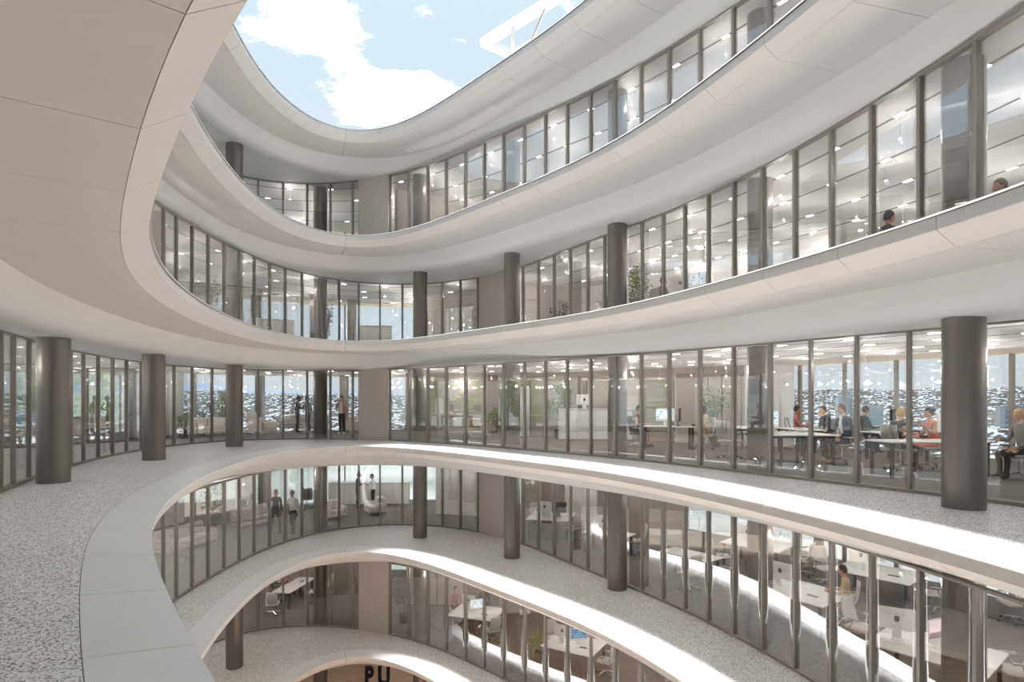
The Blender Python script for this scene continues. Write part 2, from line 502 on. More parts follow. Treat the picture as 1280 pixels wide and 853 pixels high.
for n_, k in enumerate((-2, -1, 0, 1, 2)):
    if LV[k] == 'A': glazing('window_%d' % (n_ + 1), k, GA, GAN, MA, (449.5, 487.5))
    else: glazing('window_%d' % (n_ + 1), k, GB, GBN, MB_, (600.5, 632))

# ------------------------------------------------------------------ outer facade (far glass towards the city)
FN = normals(FACADE)
FL = np.linalg.norm(np.roll(FACADE, -1, 0) - FACADE, axis=1).sum()
for n_, k in enumerate((-2, -1, 0, 1, 2)):
    root = empty('window_%d' % (n_ + 6)); tag(root, kind='structure')
    m = int(FL / 2.1); z0 = zf(k)
    mb = MB(); mb.box((0, 0, CLEAR / 2), (.08, .14, CLEAR)); mme = mesh('mullion', mb.V, mb.F, M_MULL)
    for i in range(m):
        u, v = NO * i / m, NO * (i + 1) / m
        p = samp(FACADE, u); q = samp(FACADE, v)
        if max(p[1], q[1]) < 8: continue
        nn = samp(FN, u)
        add('mullion', mme, root, (p[0], p[1], z0), math.atan2(nn[1], nn[0]) - PI / 2)
        a, b = p, q; nn = samp(FN, (u + v) / 2) * .01
        V = [(a[0], a[1], z0 + .05), (b[0], b[1], z0 + .05), (b[0] + nn[0], b[1] + nn[1], z0 + .05), (a[0] + nn[0], a[1] + nn[1], z0 + .05)]
        V += [(x, y, z0 + CLEAR) for x, y, _ in V]
        b_ = MB(); b_.quad_prism(V)
        add('glass_pane', mesh('glass_pane', b_.V, b_.F, M_EXTGLASS), root)

# ------------------------------------------------------------------ solid walls inside
def wall(name, pts, z0, z1, m, th=.2, parent=None):
    """upright wall along plan points, thickness away from the camera side"""
    mb = MB()
    for a, b in zip(pts[:-1], pts[1:]):
        a, b = Vector((a[0], a[1])), Vector((b[0], b[1])); d = (b - a).normalized(); nn = Vector((-d.y, d.x)) * th
        if nn.dot(a + b) < 0: nn = -nn
        mb.quad_prism([(a.x, a.y, z0), (b.x, b.y, z0), (b.x + nn.x, b.y + nn.y, z0), (a.x + nn.x, a.y + nn.y, z0),
                       (a.x, a.y, z1), (b.x, b.y, z1), (b.x + nn.x, b.y + nn.y, z1), (a.x + nn.x, a.y + nn.y, z1)])
    o = mb.build(name, m, parent)
    if not parent: tag(o, kind='structure')
    return o
def core_block(name, k, C, CN, x0, x1, m, depth):
    a, b = hit(C, x0), hit(C, x1); z0 = zf(k); mb = MB()
    pa, pb = samp(C, a) - samp(CN, a) * .07, samp(C, b) - samp(CN, b) * .07
    va, vb = Vector(pa).normalized() * depth, Vector(pb).normalized() * depth
    qa, qb = pa + np.array(va), pb + np.array(vb)
    P = [pa, pb, qb, qa]
    mb.quad_prism([(p[0], p[1], z0) for p in P] + [(p[0], p[1], z0 + CLEAR + .02) for p in P])
    return tag(mb.build(name, m), kind='structure')
for k in (-2, 0, 2): core_block('wall_core', k, GA, GAN, 449.5, 487, M_WALL, 4.0)
for k in (-1, 1): core_block('wall_core', k, GB, GBN, 600, 632, M_WALL, 3.0)

# ------------------------------------------------------------------ columns
COLS = [(6.70, 8.9), (5.64, 13.65), (3.0, 17.1), (0, 20.5), (-3.6, 23.5), (-7.95, 24.9), (-9.53, 20.6), (-9.55, 16.0), (-8.9, 11.65)]
mb = MB().lathe([(.275, 0), (.275, CLEAR + .01)], n=40)
col_me = mesh('column', mb.V, mb.F, M_COLUMN, True); col_me.set_sharp_from_angle(angle=math.radians(40))
LEVEL_TXT = {-3: 'wooden ground floor, unseen row added to light it', -2: 'second floor below eye level', -1: 'first floor below eye level', 0: 'eye-level floor', 1: 'first floor above eye level', 2: 'top floor'}
COL_TXT = ['rightmost one on the %s', 'second from the right on the %s', 'third from the right on the %s', 'fourth from the right on the %s', 'fifth from the right on the %s',
           'standing left of the solid wall on the %s', 'fourth from the left edge on the %s', 'second from the left edge on the %s', 'leftmost one on the %s']
COL_TXT[6] = 'third from the left edge on the %s'
VIS = {0: range(9), 1: range(0, 8), -1: range(0, 6), 2: (0, 1, 2, 3, 4, 5, 6), -2: (3, 4, 5, 6)}
for k, which in VIS.items():
    for i in which:
        x, y = COLS[i]
        tag(add('column', col_me, None, (x, y, zf(k) - .004)), 'dark bronze round column, ' + COL_TXT[i] % LEVEL_TXT[k], 'column', 'round columns around the atrium')
for i, lab in ((5, 'pale column bottom left of the wooden ground floor'), (4, 'brown column bottom right of the wooden ground floor')):
    tag(add('column', col_me, None, (COLS[i][0], COLS[i][1], zf(-3))), lab, 'column', 'round columns around the atrium')

# podium below the lowest floor
tag(ring('trim_20', R_OUT, R_OUT, -32.0, M_CEIL, z1=zf(-3) + CLEAR), kind='structure')

# ------------------------------------------------------------------ ceiling lighting slots with small white lamps, plus added fill bulbs
TRACKS = [(0.75, 'nearest gallery glass'), (2.2, 'second from gallery glass'), (3.7, 'third from gallery glass'), (5.2, 'deepest row')]
M_SLOT = mat('dark_slot', (.045, .042, .04), .8, var=.1)
FILL_LAMP_W = 6.6
pb_ = MB().tube((0, 0, 0), (0, 0, -.41), .004, n=5).lathe([(.008, -.41), (.024, -.415), (.026, -.43), (.014, -.436)], n=8)
PB = mesh('fill_bulb', pb_.V, pb_.F, M_WHITE)
for k in (-3, -2, -1, 0, 1, 2):
    C, CN = (GA, GAN) if LV[k] == 'A' else (GB, GBN)
    zc = zf(k) + CLEAR
    for d, txt in (TRACKS if k > -3 else TRACKS[1:2]):  # the single ground-floor slot is unseen, added to brighten the wooden floor
        P = C + CN * d; n = len(P)
        idx = [i for i in range(0, n, 8)]
        t = tag(empty('lighting_track', (0, 0, 0)), 'dark ceiling slot with lamps, %s, %s' % (txt, LEVEL_TXT[k]), 'light track', 'lighting slots in the office ceilings')
        V = []; F = []
        for i in idx:
            for e, z in ((-.03, zc - .004), (.03, zc - .004), (.03, zc + .02), (-.03, zc + .02)):
                q = P[i] + CN[i] * e; V.append((q[0], q[1], z))
        m = len(idx)
        for a in range(m):
            b = (a + 1) % m
            if P[idx[a]][1] < 3 or P[idx[b]][1] < 3: continue
            for c in range(4): F.append((4 * a + c, 4 * b + c, 4 * b + (c + 1) % 4, 4 * a + (c + 1) % 4))
        add('slot', mesh('slot', V, F, M_SLOT), t)
        mb = MB().box((0, 0, 0), (.20, .07, .016)); sme = mesh('spot', mb.V, mb.F, M_SPOT)
        L = np.linalg.norm(np.roll(P, -1, 0) - P, axis=1).sum(); cnt = int(L / 1.55)
        for i in range(cnt):
            u = n * (i + .5 * (d > 2 and d < 4)) / cnt; p = samp(P, u)
            if p[1] < 4.5: continue
            nn = samp(CN, u)
            add('spot', sme, t, (p[0], p[1], zc - .008), math.atan2(nn[1], nn[0]) + PI / 2)
            if i % 2 == (d > 2 and d < 4):  # every second spot gets an added bulb and point light to brighten the ceiling
                add('fill_bulb', PB, t, (p[0], p[1], zc))
                ld = bpy.data.lights.new('fill_lamp', 'POINT'); ld.shadow_soft_size = .03; ld.energy = FILL_LAMP_W; ld.color = (1, .98, .955)
                lo = bpy.data.objects.new('fill_lamp', ld); COL.objects.link(lo); lo.parent = t
                lo.location = (p[0], p[1], zc - .48)

# ------------------------------------------------------------------ the city outside
rnd = random.Random(11)
def hz_(x, y):
    r = math.hypot(x, y); az = math.degrees(math.atan2(x, y))
    z = -32.0
    f = max(0, min(1, (r - 350) / 1300)); f = f * f * (3 - 2 * f)
    nz = math.sin(az * .21 + 1) * .5 + math.sin(az * .47 + 2.1) * .3 + math.sin(az * 1.13) * .16 + math.sin(az * 2.7 + .5) * .07
    crest = 50 + 9 * nz if az > 0 else 44 + 7 * nz
    z += f * crest
    if r > 2600:
        g = min(1, (r - 2600) / 1500); g = g * g * (3 - 2 * g)
        z += g * ((46 + 34 * nz) if az < 8 else 0)
    if r > 2000 and az > 0: z -= (r - 2000) * .02
    return z
def terrain_mat():
    m = bpy.data.materials.new('distant_hillside'); m.use_nodes = True
    t = NT(m.node_tree); bs = t.n['Principled BSDF']; bs.inputs['Roughness'].default_value = .95
    tc = t.new('ShaderNodeTexCoord'); nz = t.new('ShaderNodeTexNoise', Scale=.02, Detail=8.0); t.link(tc.outputs['Object'], nz.inputs['Vector'])
    t.link(t.ramp(nz.outputs['Fac'], [(.35, (.08, .098, .088)), (.5, (.14, .155, .148)), (.65, (.20, .205, .20))]), bs.inputs['Base Color'])
    return m
M_HILL = terrain_mat()
M_FAR = mat('hazy_blue_mountain', (.085, .12, .17), .95, var=.1, vscale=.003)  # distance haze is put into the bluish base colour
rs = [25, 60, 120, 200, 300, 400, 500, 620, 760, 900, 1050, 1200, 1350, 1500, 1700, 1900, 2100, 2400, 2600]
az = np.radians(np.arange(-180, 180.1, 2.0))
V = [(r * math.sin(a), r * math.cos(a), hz_(r * math.sin(a), r * math.cos(a)) + (rnd.uniform(-1, 1) * min(1, r / 900))) for r in rs for a in az]
na = len(az)
F = [(i * na + j, i * na + j + 1, (i + 1) * na + j + 1, (i + 1) * na + j) for i in range(len(rs) - 1) for j in range(na - 1)]
tag(add('floor_city', mesh('hillside', V, F, M_HILL, True)), kind='structure')
rs = [2600, 2900, 3200, 3600, 4000, 4400, 5200]
az = np.radians(np.arange(-75, 75.1, .75)); na = len(az)
V = [(r * math.sin(a), r * math.cos(a), hz_(r * math.sin(a), r * math.cos(a)) + rnd.uniform(-3, 3)) for r in rs for a in az]
F = [(i * na + j, i * na + j + 1, (i + 1) * na + j + 1, (i + 1) * na + j) for i in range(len(rs) - 1) for j in range(na - 1)]
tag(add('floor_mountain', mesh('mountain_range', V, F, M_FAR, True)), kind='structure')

# ================================================================== inner walls
for k, pts in ((0, [(-4.75, 26.7), (2.2, 26.3), (8.1, 20.9)]), (-2, [(-4.75, 26.9), (2.2, 26.6), (9.5, 20.2)])):
    r_ = tag(empty('wall_back' if k == 0 else 'wall_back_lower'), kind='structure')
    for a, b in zip(pts[:-1], pts[1:]):
        a, b = Vector(a), Vector(b); L = (b - a).length; m = max(2, int(L / 1.25)); d = (b - a) / m; u = d.normalized()
        for i in range(m):
            p, q = a + d * i + u * .02, a + d * (i + 1) - u * .02
            wall('wall_panel', [p, q], zf(k), zf(k) + 2.42, M_WALL if (i * 7 + k) % 3 else M_WALLD, .08, r_)
    wall('wall_frieze', pts, zf(k) + 2.42, zf(k) + CLEAR, M_WALLD, .3, r_)
    wall('wall_core_face', [(p[0] * 1.006, p[1] * 1.006) for p in pts], zf(k), zf(k) + 2.42, M_JOINT, .1, r_)
wall('wall_right_return', [(8.1, 20.9), (9.5, 20.2)], zf(0), zf(0) + CLEAR, M_WHITEWALL, .2)
wall('wall_back_upper', [(.25, 25.2), (3.15, 26.9)], zf(1), zf(1) + CLEAR, M_WALL, .2)
wall('wall_right_upper', [(3.15, 26.9), (7.4, 21.4), (9.6, 17.8)], zf(1), zf(1) + CLEAR, M_WHITEWALL, .2)
wall('wall_far_upper', [(-4.3, 29.0), (-.8, 28.0)], zf(1), zf(1) + CLEAR, M_WALL, .2)
wall('wall_top_floor', [(-4.75, 24.9), (-2.2, 27.6), (3.0, 26.2)], zf(2), zf(2) + CLEAR, M_WALL, .2)
wall('wall_back_below', [(-3.6, 28.3), (-1.1, 27.6)], zf(-1), zf(-1) + CLEAR, M_WHITEWALL, .2)
wall('wall_right_below', [(.4, 26.6), (2.3, 26.2)], zf(-1), zf(-1) + CLEAR, M_WALLD, .2)
wall('wall_white_below', [(2.3, 26.2), (3.6, 25.4)], zf(-1), zf(-1) + CLEAR, M_WHITEWALL, .2)
wall('wall_end_below', [(3.6, 25.4), (6.4, 22.8)], zf(-1), zf(-1) + CLEAR, M_WALLD, .2)
wall('wall_left_below', [(-15.6, 22.6), (-14.4, 26.4)], zf(-1), zf(-1) + CLEAR, M_WHITEWALL, .2)
wall('wall_far_left', [(-16.6, 25.0), (-15.1, 27.6)], zf(0), zf(0) + CLEAR, M_WHITEWALL, .2)
wall('wall_lowest_left', [(-13.0, 28.0), (-6.2, 30.2)], zf(-2), zf(-2) + CLEAR, M_WALLD, .2)
# white leaf of the opened door in the back wall on the eye-level floor
d1 = tag(empty('door_1', (-.42, 26.25, zf(0))), kind='structure')
MB().box((.6, .02, 1.08), (1.2, .06, 2.16)).build('door_leaf', M_WHITE, d1, bevel=.006)
MB().box((.52, -.03, 1.05), (.03, .05, .3)).build('door_handle', M_CHROME, d1)
b_ = MB().box((0, 0, 0), (1.3, .05, 2.1)).build('whiteboard', M_WHITE, None, bevel=.006, loc=(-2.5, 28.36, zf(1) + 1.13), rz=-.27)
tag(b_, 'tall white board against the taupe wall, first floor above eye level', 'board')
# slim inner columns by the outer facade
mb = MB().box((0, 0, CLEAR / 2), (.36, .36, CLEAR)); sq = mesh('inner_column', mb.V, mb.F, M_COLUMN)
for k, x, y, lab in ((0, -12.6, 30.0, 'square bronze column by the city window, left of the standing people'), (0, -8.45, 30.2, 'square bronze column behind the man in the pink jacket'),
                     (1, -12.2, 28.6, 'square bronze column left of the tall dark plant, upper floor'), (1, -9.3, 28.3, 'square bronze column close to the tall dark plant, upper floor'),
                     (1, -8.0, 30.0, 'square bronze column right of the tall dark plant, upper floor'), (-1, -11.6, 28.0, 'square column behind the walking pair, floor below'),
                     (-1, -9.4, 29.6, 'square column near the beige cabinets, floor below')):
    tag(add('inner_column', sq, None, (x, y, zf(k) - .004)), lab, 'column', 'square inner columns')

# roof frame of white steel on the roof edge
rf = tag(empty('roof_frame', (-.88, 19.6, zf(3))), 'white steel frame with posts and brace on the roof edge', 'roof frame')
A_, B_ = Vector((0, 0, 1.95)), Vector((4.6, -4.6, 1.95)); C_ = Vector((.95, .75, 1.95))
def beam(name, p, q, wdt, hgt, parent, m=M_COPING):
    d = q - p; mb = MB(); u = d.normalized(); v = u.cross(Vector((0, 0, 1)))
    v = Vector((1, 0, 0)) if v.length < .01 else v.normalized(); n = u.cross(v)
    P = [p + v * (s * wdt / 2) + n * (t * hgt / 2) for s, t in ((-1, -1), (1, -1), (1, 1), (-1, 1))]
    mb.quad_prism(P + [x + d for x in P]); return mb.build(name, m, parent)
M_STEEL = mat('painted_steel', (.50, .50, .50), .5, var=.04)
e1 = (B_ - A_).normalized() * .12
beam('beam', A_ - e1, B_, .24, .26, rf, M_STEEL); beam('beam', A_ + (C_ - A_) * .1, C_, .24, .24, rf, M_STEEL); beam('beam', C_ - e1, B_ + Vector((.95, .75, 0)), .24, .26, rf, M_STEEL)
dd = (B_ - A_)
for f in (.2, .55, .9):
    p = A_ + dd * f; beam('post', Vector((p.x, p.y, 0)), p, .13, .13, rf, M_STEEL)
    q = A_ + dd * min(1, f + .22); beam('brace', Vector((p.x, p.y, .1)), q, .05, .05, rf, M_MULL)

# ================================================================== furniture
def curved_back(wd, z0, z1, y0, lean, bow, th, nx=6, nz=6, taper=.08):
    V = []; F = []
    for side in (0, 1):
        for j in range(nz + 1):
            f = j / nz; z = z0 + (z1 - z0) * f
            hw = wd / 2 * (1 - taper * (2 * f - .7) ** 2)
            for i in range(nx + 1):
                g = 2 * i / nx - 1
                V.append((g * hw, y0 - lean * f + bow * g * g - .03 * math.sin(f * PI) + side * -th, z))
    n = (nx + 1) * (nz + 1)
    for j in range(nz):
        for i in range(nx):
            a = j * (nx + 1) + i
            F.append((a, a + 1, a + nx + 2, a + nx + 1)); F.append((n + a, n + a + nx + 1, n + a + nx + 2, n + a + 1))
    edge = [i for i in range(nx + 1)] + [j * (nx + 1) + nx for j in range(1, nz + 1)] + [nz * (nx + 1) + i for i in range(nx - 1, -1, -1)] + [j * (nx + 1) for j in range(nz - 1, 0, -1)]
    for a, b in zip(edge, edge[1:] + edge[:1]): F.append((a, n + a, n + b, b))
    return V, F
def make_chair(fab):
    r = empty('office_chair')
    MB().box((0, 0, .465), (.49, .47, .07)).build('seat', fab, r, bevel=.028)
    V, F = curved_back(.47, .52, 1.04, -.23, .10, .05, .03)
    add('backrest', mesh('backrest', V, F, fab, True), r)
    for s in (-1, 1):
        MB().tube((s * .25, -.12, .43), (s * .29, -.02, .56), .014, n=6).tube((s * .29, -.02, .56), (s * .29, 0, .66), .014, n=6).box((s * .29, .02, .675), (.07, .26, .03)).build('armrest', M_CHROME if s else M_BLACK, r)
    MB().tube((0, 0, .12), (0, 0, .44), .026, n=10).build('gas_lift', M_CHROME, r, smooth=True)
    mb = MB()
    for i in range(5):
        a = 2 * PI * i / 5 + .3
        mb.tube((0, 0, .14), (.31 * math.cos(a), .31 * math.sin(a), .075), .024, .014, n=6)
    mb.build('star_base', M_CHROME, r)
    for i in range(5):
        a = 2 * PI * i / 5 + .3; x, y = .31 * math.cos(a), .31 * math.sin(a)
        MB().tube((x - .02 * math.sin(a), y + .02 * math.cos(a), .032), (x + .02 * math.sin(a), y - .02 * math.cos(a), .032), .032, n=10).build('caster', M_BLACK, r)
    return r
CHAIRS = {'grey': make_chair(M_GREYFAB), 'pale': make_chair(mat('pale_chair_mesh', lin(206, 201, 194), .7, var=.05, vscale=30)), 'dark': make_chair(mat('charcoal_chair_mesh', lin(60, 58, 57), .75, var=.1, vscale=30))}
used = set()
def place(proto, key, loc, rz, label, cat, group):
    o = proto if key not in used else copy_tree(proto)
    used.add(key); o.location = loc; o.rotation_euler = (0, 0, rz)
    tag(o, label, cat, group)
    return o
def chair(k, x, y, deg, label, kind='grey'):
    return place(CHAIRS[kind], 'chair' + kind, (x, y, zf(k)), math.radians(deg), label, 'chair', 'office chairs')

def make_desk(L, W):
    r = empty('desk')
    MB().box((0, 0, .735), (L, W, .03)).build('desk_top', M_WHITE, r, bevel=.006)
    for s in (-1, 1):
        for t in (-1, 1):
            MB().box((s * (L / 2 - .12), t * (W / 2 - .12), .36), (.07, .05, .72)).build('leg', M_BLACK, r)
        MB().box((s * (L / 2 - .12), 0, .69), (.05, W - .2, .05)).build('crossbar', M_BLACK, r)
    MB().box((L * .22, -W * .12, .752), (.26, .12, .006)).build('cable_hatch', M_BLACK, r)
    return r
DESKS = {'single': make_desk(1.7, .85), 'bench': make_desk(2.3, .85), 'double': make_desk(1.9, 1.5)}
def desk(k, x, y, deg, label, kind='single'):
    return place(DESKS[kind], 'desk' + kind, (x, y, zf(k)), math.radians(deg), label, 'desk', 'white office desks')

M_SCREENS = {}
def screen_mat(name, c1, c2, c3):
    m = bpy.data.materials.new(name); m.use_nodes = True
    t = NT(m.node_tree); bs = t.n['Principled BSDF']; bs.inputs['Roughness'].default_value = .3
    tc = t.new('ShaderNodeTexCoord'); br = t.new('ShaderNodeTexBrick', Scale=4.2)
    br.inputs['Color1'].default_value = (*c2, 1); br.inputs['Color2'].default_value = (*c3, 1); br.inputs['Mortar'].default_value = (*c1, 1)
    br.inputs['Mortar Size'].default_value = .05; br.inputs['Row Height'].default_value = .35
    mp_ = t.new('ShaderNodeMapping'); mp_.inputs['Rotation'].default_value = (PI / 2, 0, 0)
    t.link(tc.outputs['Object'], mp_.inputs[0]); t.link(mp_.outputs[0], br.inputs['Vector'])
    t.link(br.outputs['Color'], bs.inputs['Base Color']); t.link(br.outputs['Color'], bs.inputs['Emission Color']); bs.inputs['Emission Strength'].default_value = .3
    return m
def picture_mat():
    m = bpy.data.materials.new('pink_photo_screen'); m.use_nodes = True
    t = NT(m.node_tree); bs = t.n['Principled BSDF']; tc = t.new('ShaderNodeTexCoord'); sp = t.new('ShaderNodeSeparateXYZ'); t.link(tc.outputs['Object'], sp.inputs[0])
    nz = t.new('ShaderNodeTexNoise', Scale=22.0, Detail=5.0); t.link(tc.outputs['Object'], nz.inputs['Vector'])
    h = t.math('ADD', sp.outputs['Z'], t.math('MULTIPLY', nz.outputs['Fac'], .12))
    c = t.ramp(h, [(.30, lin(96, 78, 84)), (.385, lin(150, 112, 118)), (.40, lin(226, 204, 208)), (.6, lin(206, 186, 196))])
    t.link(c, bs.inputs['Base Color']); t.link(c, bs.inputs['Emission Color']); bs.inputs['Emission Strength'].default_value = .3
    return m
SCR = {'blue': screen_mat('blue_code_screen', lin(24, 60, 96), lin(48, 110, 160), lin(150, 190, 215)), 'white': screen_mat('white_page_screen', lin(225, 230, 233), lin(80, 150, 190), lin(235, 238, 240)),
       'pink': picture_mat(), 'black': mat('dark_screen', (.012, .012, .013), .25)}
def make_monitor(scr, body, logo=True):
    """all-in-one screen, facing -Y; origin under its foot"""
    r = empty('computer_monitor')
    MB().box((0, 0, .36), (.62, .025, .42)).build('screen_body', body, r, bevel=.006)
    MB().box((0, -.0145, .385), (.585, .004, .33)).build('display', SCR[scr], r)
    MB().box((0, .09, .006), (.2, .19, .012)).box((0, .10, .15), (.16, .012, .32), rx=-.32).build('stand', body if body is M_WHITE else M_BLACK, r)
    if logo:
        mb = MB(); prof = [(0, .052), (.022, .06), (.046, .04), (.038, .015), (.04, -.008), (.046, -.018), (.03, -.052), (.012, -.06), (0, -.054), (-.012, -.06), (-.034, -.048), (-.05, -.005), (-.046, .036), (-.022, .06)]
        for dz, pr in ((0, prof), (0, [(.0, .07), (.006, .09), (.024, .104), (.02, .082)])):
            b = len(mb.V); n = len(pr)
            for y in (.0127, .015):
                mb.V += [(px_, y, .36 + pz_) for px_, pz_ in pr]
            mb.F.append([b + i for i in range(n)]); mb.F.append([b + n + i for i in range(n)][::-1]); mb.MI += [0, 0]
            for i in range(n): mb.F.append([b + i, b + (i + 1) % n, b + n + (i + 1) % n, b + n + i]); mb.MI.append(0)
        mb.build('logo', M_BLACK, r)
    return r
MONS = {'blue': make_monitor('blue', M_WHITE), 'white': make_monitor('white', M_WHITE), 'pink': make_monitor('pink', M_WHITE), 'black': make_monitor('black', M_BLACK, False)}
def monitor(k, x, y, deg, label, kind='white'):
    return place(MONS[kind], 'mon' + kind, (x, y, zf(k) + .751), math.radians(deg), label, 'monitor', 'desktop monitors')

def make_sofa(Wd, seats, name='sofa'):
    """faces -Y"""
    r = empty(name)
    MB().box((0, 0, .24), (Wd, .82, .16)).build('base', M_LIGHTFAB, r, bevel=.03)
    MB().box((0, .33, .55), (Wd, .18, .56)).build('backrest', M_LIGHTFAB, r, bevel=.05)
    for s in (-1, 1):
        MB().box((s * (Wd / 2 - .08), 0, .42), (.16, .82, .36)).build('armrest', M_LIGHTFAB, r, bevel=.04)
        for t in (-1, 1): MB().tube((s * (Wd / 2 - .12), t * .33, 0), (s * (Wd / 2 - .12), t * .33, .17), .018, n=8).build('leg', M_CHROME, r)
    cw = (Wd - .32) / seats
    for i in range(seats):
        x = -Wd / 2 + .16 + cw * (i + .5)
        MB().box((x, -.06, .38), (cw - .015, .64, .14)).build('seat_cushion', M_LIGHTFAB, r, bevel=.035)
        MB().box((x, .19, .62), (cw - .02, .15, .38), rx=-.14).build('back_cushion', M_LIGHTFAB, r, bevel=.05)
    return r
SOFA2, SOFA3, ARMCH = make_sofa(1.7, 2), make_sofa(2.3, 3), make_sofa(.95, 1, 'armchair')
def sofa(k, x, y, deg, label, kind='sofa2'):
    p = {'sofa2': SOFA2, 'sofa3': SOFA3, 'armchair': ARMCH}[kind]
    return place(p, kind, (x, y, zf(k)), math.radians(deg), label, 'armchair' if kind == 'armchair' else 'sofa', 'lounge seats')

def counter(k, x, y, deg, L, hgt, label, nfront, name='reception_counter', m=None):
    m = m or M_WHITE
    r = empty(name, (x, y, zf(k)), math.radians(deg)); tag(r, label, 'counter')
    MB().box((0, .05, hgt / 2 - .02), (L - .06, .5, hgt - .06)).build('carcass', M_WALLD, r)
    w_ = L / nfront
    for i in range(nfront):
        MB().box((-L / 2 + w_ * (i + .5), -.215, hgt / 2), (w_ - .012, .03, hgt - .08)).build('front_panel', m, r, bevel=.004, seg=1)
    MB().box((0, .04, hgt), (L, .6, .04)).build('counter_top', m, r, bevel=.008)
    return r

# ================================================================== plants
M_LEAF = {'fig': mat('olive_leaf', lin(112, 122, 66), .55, var=.35, vscale=5), 'dark': mat('dark_green_leaf', lin(58, 70, 48), .55, var=.35, vscale=5), 'bright': mat('bright_green_leaf', lin(134, 148, 62), .5, var=.35, vscale=5),
          'yucca': mat('blue_green_blade', lin(92, 104, 78), .5, var=.3, vscale=5), 'tree': mat('outdoor_leaf', lin(138, 162, 84), .6, var=.35, vscale=1.2)}
M_BARK = mat('bark', lin(104, 88, 72), .85, var=.2, vscale=12)
M_POT = {'dark': mat('charcoal_pot', lin(70, 66, 64), .6, var=.1), 'pale': mat('concrete_pot', lin(190, 186, 180), .7, var=.06), 'wicker': mat('wicker_basket', lin(142, 124, 104), .8, var=.2, vscale=40)}
M_SOIL = mat('soil', lin(60, 48, 40), .95, var=.3, vscale=20)
def leaves(rnd, centres, n, size):
    V = []; F = []
    for _ in range(n):
        c, rx, rz_ = rnd.choice(centres)
        while True:
            p = Vector((rnd.uniform(-1, 1), rnd.uniform(-1, 1), rnd.uniform(-1, 1)))
            if .25 < p.length < 1: break
        q = Vector(c) + Vector((p.x * rx, p.y * rx, p.z * rz_))
        a = Vector((rnd.gauss(0, 1), rnd.gauss(0, 1), rnd.gauss(.2, .7))).normalized()
        bb = a.cross(Vector((rnd.gauss(0, 1), rnd.gauss(0, 1), rnd.gauss(0, 1)))).normalized(); s = size * rnd.uniform(.7, 1.25)
        nn = a.cross(bb) * (s * .12)
        b = len(V)
        V += [q, q + a * s * .55 + bb * s * .27 + nn, q + a * s * 1.1, q + a * s * .55 - bb * s * .27 + nn]
        F += [(b, b + 1, b + 2), (b, b + 2, b + 3)]
    return V, F
def plant(k, x, y, hgt, wd, label, seed, leaf='fig', pot='dark', n=500, lsize=.10, trunk=None, potr=.2, poth=.36, name='potted_plant', z=None):
    rnd = random.Random(seed)
    r = empty(name, (x, y, zf(k) if z is None else z)); tag(r, label, 'plant')
    MB().lathe([(potr * .78, 0), (potr, poth), (potr * .9, poth), (potr * .86, poth - .06)], n=18).build('pot', M_POT[pot], r, smooth=True)
    MB().lathe([(potr * .84, poth - .07), (potr * .3, poth - .05)], n=14).build('soil', M_SOIL, r)
    tr = (hgt - poth) * (.35 if trunk is None else trunk)
    mb = MB(); top = poth - .05 + tr; mb.tube((0, 0, poth - .07), (.02, .01, top), .028, .02, n=7)
    cen = []
    for i in range(9):
        a = rnd.uniform(0, 2 * PI); f = rnd.uniform(.1, .9)
        c = Vector((wd * .27 * math.cos(a), wd * .27 * math.sin(a), top + (hgt - top) * f))
        mb.tube((.02, .01, top - .02), c, .012, .005, n=5); cen.append((c, wd * .26, (hgt - top) * .22))
    mb.build('stem', M_BARK, r)
    V, F = leaves(rnd, cen, n, lsize)
    add('foliage', mesh('foliage', V, F, M_LEAF[leaf]), r)
    return r
def yucca(k, x, y, hgt, label, seed, leaf='yucca', pot='dark', n=34, z=None, potr=.19, poth=.34):
    rnd = random.Random(seed)
    r = empty('potted_yucca', (x, y, zf(k) if z is None else z)); tag(r, label, 'plant')
    MB().lathe([(potr * .8, 0), (potr, poth), (potr * .9, poth), (potr * .86, poth - .06)], n=18).build('pot', M_POT[pot], r, smooth=True)
    MB().lathe([(potr * .84, poth - .07), (potr * .3, poth - .05)], n=14).build('soil', M_SOIL, r)
    mb = MB(); mb.tube((0, 0, poth - .07), (0, 0, poth + hgt * .22), .04, .03, n=8); mb.build('stem', M_BARK, r)
    V = []; F = []; L = hgt * .62
    for i in range(n):
        a = rnd.uniform(0, 2 * PI); e = rnd.uniform(.25, 1.45); l = L * rnd.uniform(.7, 1.05)
        d = Vector((math.cos(a) * math.cos(e), math.sin(a) * math.cos(e), math.sin(e))); side = Vector((-math.sin(a), math.cos(a), 0)) * .03
        p = Vector((0, 0, poth + hgt * rnd.uniform(.1, .24))); b = len(V)
        for f in (0, .35, .7, 1):
            c = p + d * (l * f) - Vector((0, 0, .18 * l * f * f)); wv = side * (1 - f * .92) * (1.2 if f else .6)
            V += [c + wv, c - wv]
        for j in range(3): F.append((b + 2 * j, b + 2 * j + 1, b + 2 * j + 3, b + 2 * j + 2))
    add('foliage', mesh('foliage', V, F, M_LEAF[leaf]), r)
    return r

